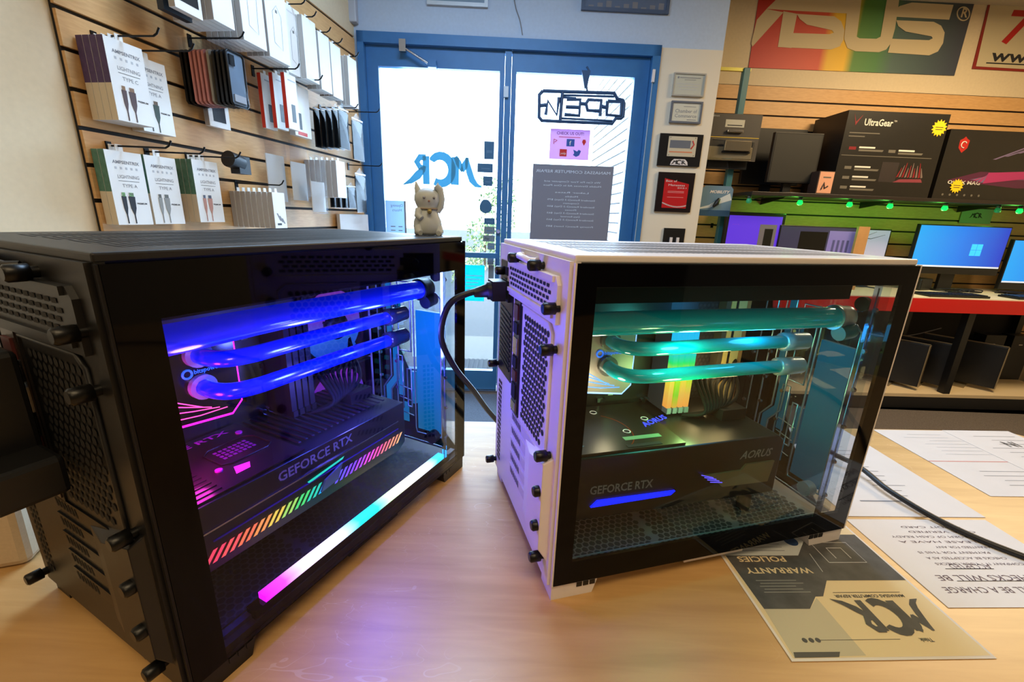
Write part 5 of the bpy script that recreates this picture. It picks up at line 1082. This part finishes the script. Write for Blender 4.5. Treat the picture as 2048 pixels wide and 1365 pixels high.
# desk
D1 = 2.93; TZ = -.03; uD0 = 1.75; uD1 = 4.4
t = bt('work_desk', 'long white topped desk with red front edge against the slatwall', 'desk', uD0, D1, FLOOR)
WD = uD1 - uD0; tz = TZ - FLOOR
b = MB(); b.box(0, 0, tz - .025, WD, .59, tz, mat('desk_white', (.82, .78, .70), .5)); b.build('desktop', t, bevel=.002)
b = MB(); b.box(0, -.004, tz - .105, WD, .012, tz - .008, mat('desk_red', (.78, .04, .05), .4)); b.build('red_fascia', t)
b = MB(); b.box(0, .02, .09, WD, .56, .115, mat('desk_cream', (.80, .72, .58), .5)); b.build('lower_shelf', t)
b = MB(); b.box(0, .02, 0, WD, .06, .09, mat('desk_plinth', (.07, .07, .08), .5)); b.build('plinth', t)
for x in (0, 1.62, WD - .05):
    b = MB(); b.box(x, .03, .115, x + .05, .08, tz - .025, 'blk'); b.build('leg', t)
    b = MB(); b.box(x, .5, .115, x + .05, .55, tz - .025, 'blk'); b.build('leg', t)
b = MB(); b.box(0, .56, .115, WD, .575, tz - .2, mat('desk_back', (.035, .03, .03), .8)); b.build('back_board', t)
# lit monitors on the desk
def win10(b, x0, x1, z0, z1):
    m = ramp('desktop_blue', [(0, (.0, .66, .97)), (.5, (.0, .5, .93)), (1, (0, .22, .78))], x0, x1, 0, emit=1.0, rough=.3)
    b.box(x0, -.0008, z0, x1, 0, z1, m); b.box(x0, -.0012, z0, x1, -.0008, z0 + .012, mat('taskbar', (.8, .85, .95), .5, emit=.6))
    c = mat('window_logo', (.15, .65, .95), .5, emit=1.1, ecol=(.2, .65, 1)); cx, cz, s_ = x0 + (x1 - x0) * .62, z0 + (z1 - z0) * .3, (z1 - z0) * .14
    for i in (0, 1):
        for j in (0, 1): b.poly([(cx + i * s_ * 1.05, -.0012, cz + j * s_ * 1.05), (cx + i * s_ * 1.05 + s_, -.0012, cz + j * s_ * 1.05), (cx + i * s_ * 1.05 + s_, -.0012, cz + j * s_ * 1.05 + s_), (cx + i * s_ * 1.05, -.0012, cz + j * s_ * 1.05 + s_)], c)
DM = DS - .26
def scrmon(label, quad, scr, D=DM, bez=.012, chin=0, name='monitor'):
    (a, c_), (d_, e_) = quad; u0, z1 = bk(a, c_, D); u1, z0 = bk(d_, e_, D)
    W_ = u1 - u0; zb = z0; t = thing(name, label, 'monitor', bw(u0, D, TZ + .0003), BANG); h0 = zb - TZ
    b = MB(); b.box(0, 0, h0, W_, .03, z1 - TZ, 'blk'); b.box(W_ * .2, .03, h0 + .05, W_ * .8, .05, z1 - TZ - .05, 'blk'); b.build('housing', t, bevel=.003)
    b = MB(); scr(b, bez, W_ - bez, h0 + bez + chin, z1 - TZ - bez); b.build('screen', t)
    b = MB(); b.box(W_ * .42, .03, .008, W_ * .58, .055, h0 + .1, 'blk'); b.build('stand', t)
    b = MB(); b.lathe([(.001, 0), (.11, 0), (.11, .006), (.03, .012), (.001, .012)], 'blk', 24, 1, .75, (W_ / 2, .02, 0)); b.build('base', t); return t
scrmon('black monitor showing a blue desktop wallpaper on the right of the desk', ((1842, 448), (1993, 552)), win10, chin=.045, bez=.008)
scrmon('black monitor with blue screen cut off by the right edge', ((2030, 479), (2190, 585)), win10, chin=.045, bez=.008)
def purp(b, x0, x1, z0, z1):
    b.box(x0, -.0008, z0, x1, 0, z1, mat('screen_purple', (.32, .20, .78), .3, emit=.55, ecol=(.35, .2, .85)))
    b.box(x0 + (x1 - x0) * .6, -.0012, z0, x0 + (x1 - x0) * .92, -.0008, z0 + (z1 - z0) * .75, mat('screen_grey', (.4, .38, .4), .4, emit=.25)); b.box(x0 + (x1 - x0) * .7, -.0016, z0, x0 + (x1 - x0) * .86, -.0012, z0 + (z1 - z0) * .62, 'blk')
    b.text('~ ~ ~', (x0 + .03, -.0012, z0 + (z1 - z0) * .7), (1, 0, 0), (0, 0, 1), .015, mat('screen_violet', (.5, .25, .75), .4, emit=.5))
scrmon('thick framed black monitor with a violet screen at the left of the desk', ((1455, 424), (1558, 505)), purp, DS - .3, .022)
def wide(b, x0, x1, z0, z1):
    b.box(x0, -.0008, z0, x1, 0, z1, mat('screen_dusk', (.22, .22, .34), .2, emit=.22)); w_ = x1 - x0; h_ = z1 - z0
    b.box(x0 + w_ * .25, -.0012, z0 + h_ * .1, x0 + w_ * .6, -.0008, z0 + h_ * .85, mat('screen_black', (.04, .04, .05), .3)); b.box(x0 + w_ * .62, -.0012, z0 + h_ * .1, x0 + w_ * .97, -.0008, z0 + h_ * .9, mat('screen_lilac', (.45, .42, .68), .3, emit=.35))
    for i in range(4): b.box(x0 + w_ * (.68 + .06 * i), -.0016, z0 + h_ * .2, x0 + w_ * (.71 + .06 * i), -.0012, z0 + h_ * .6, mat('screen_slate', (.3, .3, .5), .3, emit=.2))
scrmon('wide monitor with lilac windows beside the violet screen', ((1562, 450), (1708, 520)), wide, DS - .31, .008)
def pale(b, x0, x1, z0, z1):
    b.box(x0, -.0008, z0, x1, 0, z1, mat('screen_pale', (.68, .66, .82), .3, emit=.5)); w_ = x1 - x0; h_ = z1 - z0
    b.strokes([[(x0 + w_ * .1, z0 + h_ * .9, .012), (x0 + w_ * .3, z0 + h_ * .75, .006), (x0 + w_ * .6, z0 + h_ * .7, .004), (x0 + w_ * .9, z0 + h_ * .85, .002)], [(x0 + w_ * .4, z0 + h_ * .73, .004), (x0 + w_ * .7, z0 + h_ * .95, .002)]], lambda x, z: (x, -.0014, z), M['ink'])
scrmon('monitor with a pale branch wallpaper behind the white computer corner', ((1690, 456), (1768, 522)), pale, DS - .14, .01)
u0, z1 = bk(1706, 453, DS - .3); u1, _ = bk(1728, 455, DS - .3)
b = MB(); b.box(0, 0, 0, u1 - u0, .02, z1 - TZ, mat('upright_board', (.72, .55, .36), .5, noise=.06)); tag(b.build('wooden_board', loc=bw(u0, DS - .36, TZ + .0003), rotz=BANG), 'narrow upright wooden board between the wide and the pale monitors', 'board')
# keyboards and cables on the desk
kb = None
for i, (x, lb) in enumerate(((1835, 'black keyboard in front of the blue desktop monitor'), (2010, 'black keyboard at the right end of the desk'))):
    u, z = bk(x, 585, DS - .5); t = thing('keyboard', lb, 'keyboard', bw(u, DS - .60, TZ + .0003), BANG)
    b = MB(); b.box(0, 0, 0, .44, .14, .015, 'blk'); b.build('body', t, bevel=.003)
    b = MB()
    for r_ in range(5):
        for k in range(16): b.box(.01 + k * .0265, .01 + r_ * .025, .015, .032 + k * .0265, .03 + r_ * .025, .020, 'dark')
    b.build('keys', t)
for i, (x, lb) in enumerate(((1900, 'tangle of black cables on the desk under the blue desktop monitor'), (2025, 'tangle of black cables at the right end of the desk'))):
    u, z = bk(x, 570, DS - .35); b = MB(); r3 = random.Random(i)
    for k in range(5): b.tube(smooth_path([bw(u + r3.uniform(-.2, .2), DS - .415 + r3.uniform(-.025, .01), TZ + .008 + r3.uniform(0, .03)) for _ in range(6)]), .004, cd, 6)
    tag(b.build('cable_bundle'), lb, 'cables')
b = MB(); u, z = bk(1850, 560, DS - .3); b.box(0, 0, 0, .14, .1, .09, 'blk'); tag(b.build('power_adapter', loc=bw(u, DS - .28, TZ + .0003), rotz=BANG + .3, bevel=.01), 'black adapter among the cables at the left of the desk', 'adapter')
# monitors stored under the desk, standing edge on
zl = FLOOR + .1153
for i, (x, y, lb) in enumerate(((1830, 775, 'black monitor stored under the desk, left one with bright rim'), (1895, 765, 'black monitor stored under the desk, middle one with bright rim'), (1985, 770, 'black monitor stored under the desk beside the post'))):
    u, z = bk(x, y, D1 + .12); t = thing('monitor', lb, 'monitor', bw(u, D1 + .1, zl), BANG)
    b = MB(); a = .3
    b.T = Matrix.Rotation(PI - .95, 4, 'Z')
    b.box(0, 0, .03, .48, .035, .36, 'blk'); b.build('housing', t, bevel=.003)
    b = MB(); b.T = Matrix.Rotation(PI - .95, 4, 'Z'); b.box(-.006, -.002, .03, .0, .037, .36, mat('rim_champagne', (.62, .55, .42), .3, .6)); b.box(.0, -.002, .36, .48, .003, .366, mat('rim_champagne', (.62, .55, .42), .3, .6)); b.build('rim', t)
    b = MB(); b.T = Matrix.Rotation(PI - .95, 4, 'Z'); b.box(.15, -.06, 0, .33, .1, .012, mat('foot_champagne', (.55, .5, .4), .4, .4)); b.box(.22, .0, .012, .26, .03, .06, 'blk'); b.build('base', t)
for i, x in enumerate((1950, 2005)):
    u, z = bk(x, 701, D1 + .45); b = MB(); b.box(0, 0, 0, .17, .1, .38, 'blk'); b.box(.06, -.002, .3, .09, 0, .308, 'wht')
    tag(b.build('computer_tower', loc=bw(u, D1 + .40, zl), rotz=BANG, bevel=.004), 'small black tower with a white mark in the dark under the desk, ' + ('left' if i == 0 else 'right') + ' one', 'computer')
for Lc, lb in ((((2.75, D1 + .5, -.15), (2.8, D1 + .45, -.3), (2.78, D1 + .45, -.45), (2.9, D1 + .5, -.55)), 'thin pale cable hanging in the dark under the desk, left one'), (((3.2, D1 + .5, -.4), (3.4, D1 + .48, -.43), (3.7, D1 + .5, -.36)), 'thin pale cable sagging in the dark under the desk, right one')):
    b = MB(); b.tube(smooth_path([bw(*q) for q in Lc]), .004, 'gink', 6); tag(b.build('cable'), lb, 'cable')
# D1 + .5, -.15), (2.8, D1 + .45, -.3), (2.78, D1 + .45, -.45), (2.9, D1 + .5, -.55))]), .004, 'gink', 6); b.tube(smooth_path([bw(*q) for q in ((3.2, D1 + .5, -.4), (3.4, D1 + .48, -.43), (3.7, D1 + .5, -.36))]), .004, 'gink', 6); tag(b.build('cable_bundle'), 'thin pale cables hanging in the dark under the desk', 'cables')
for o in list(bpy.data.objects):
    if o.get('label') is None and 'label' in o.keys(): del o['label']
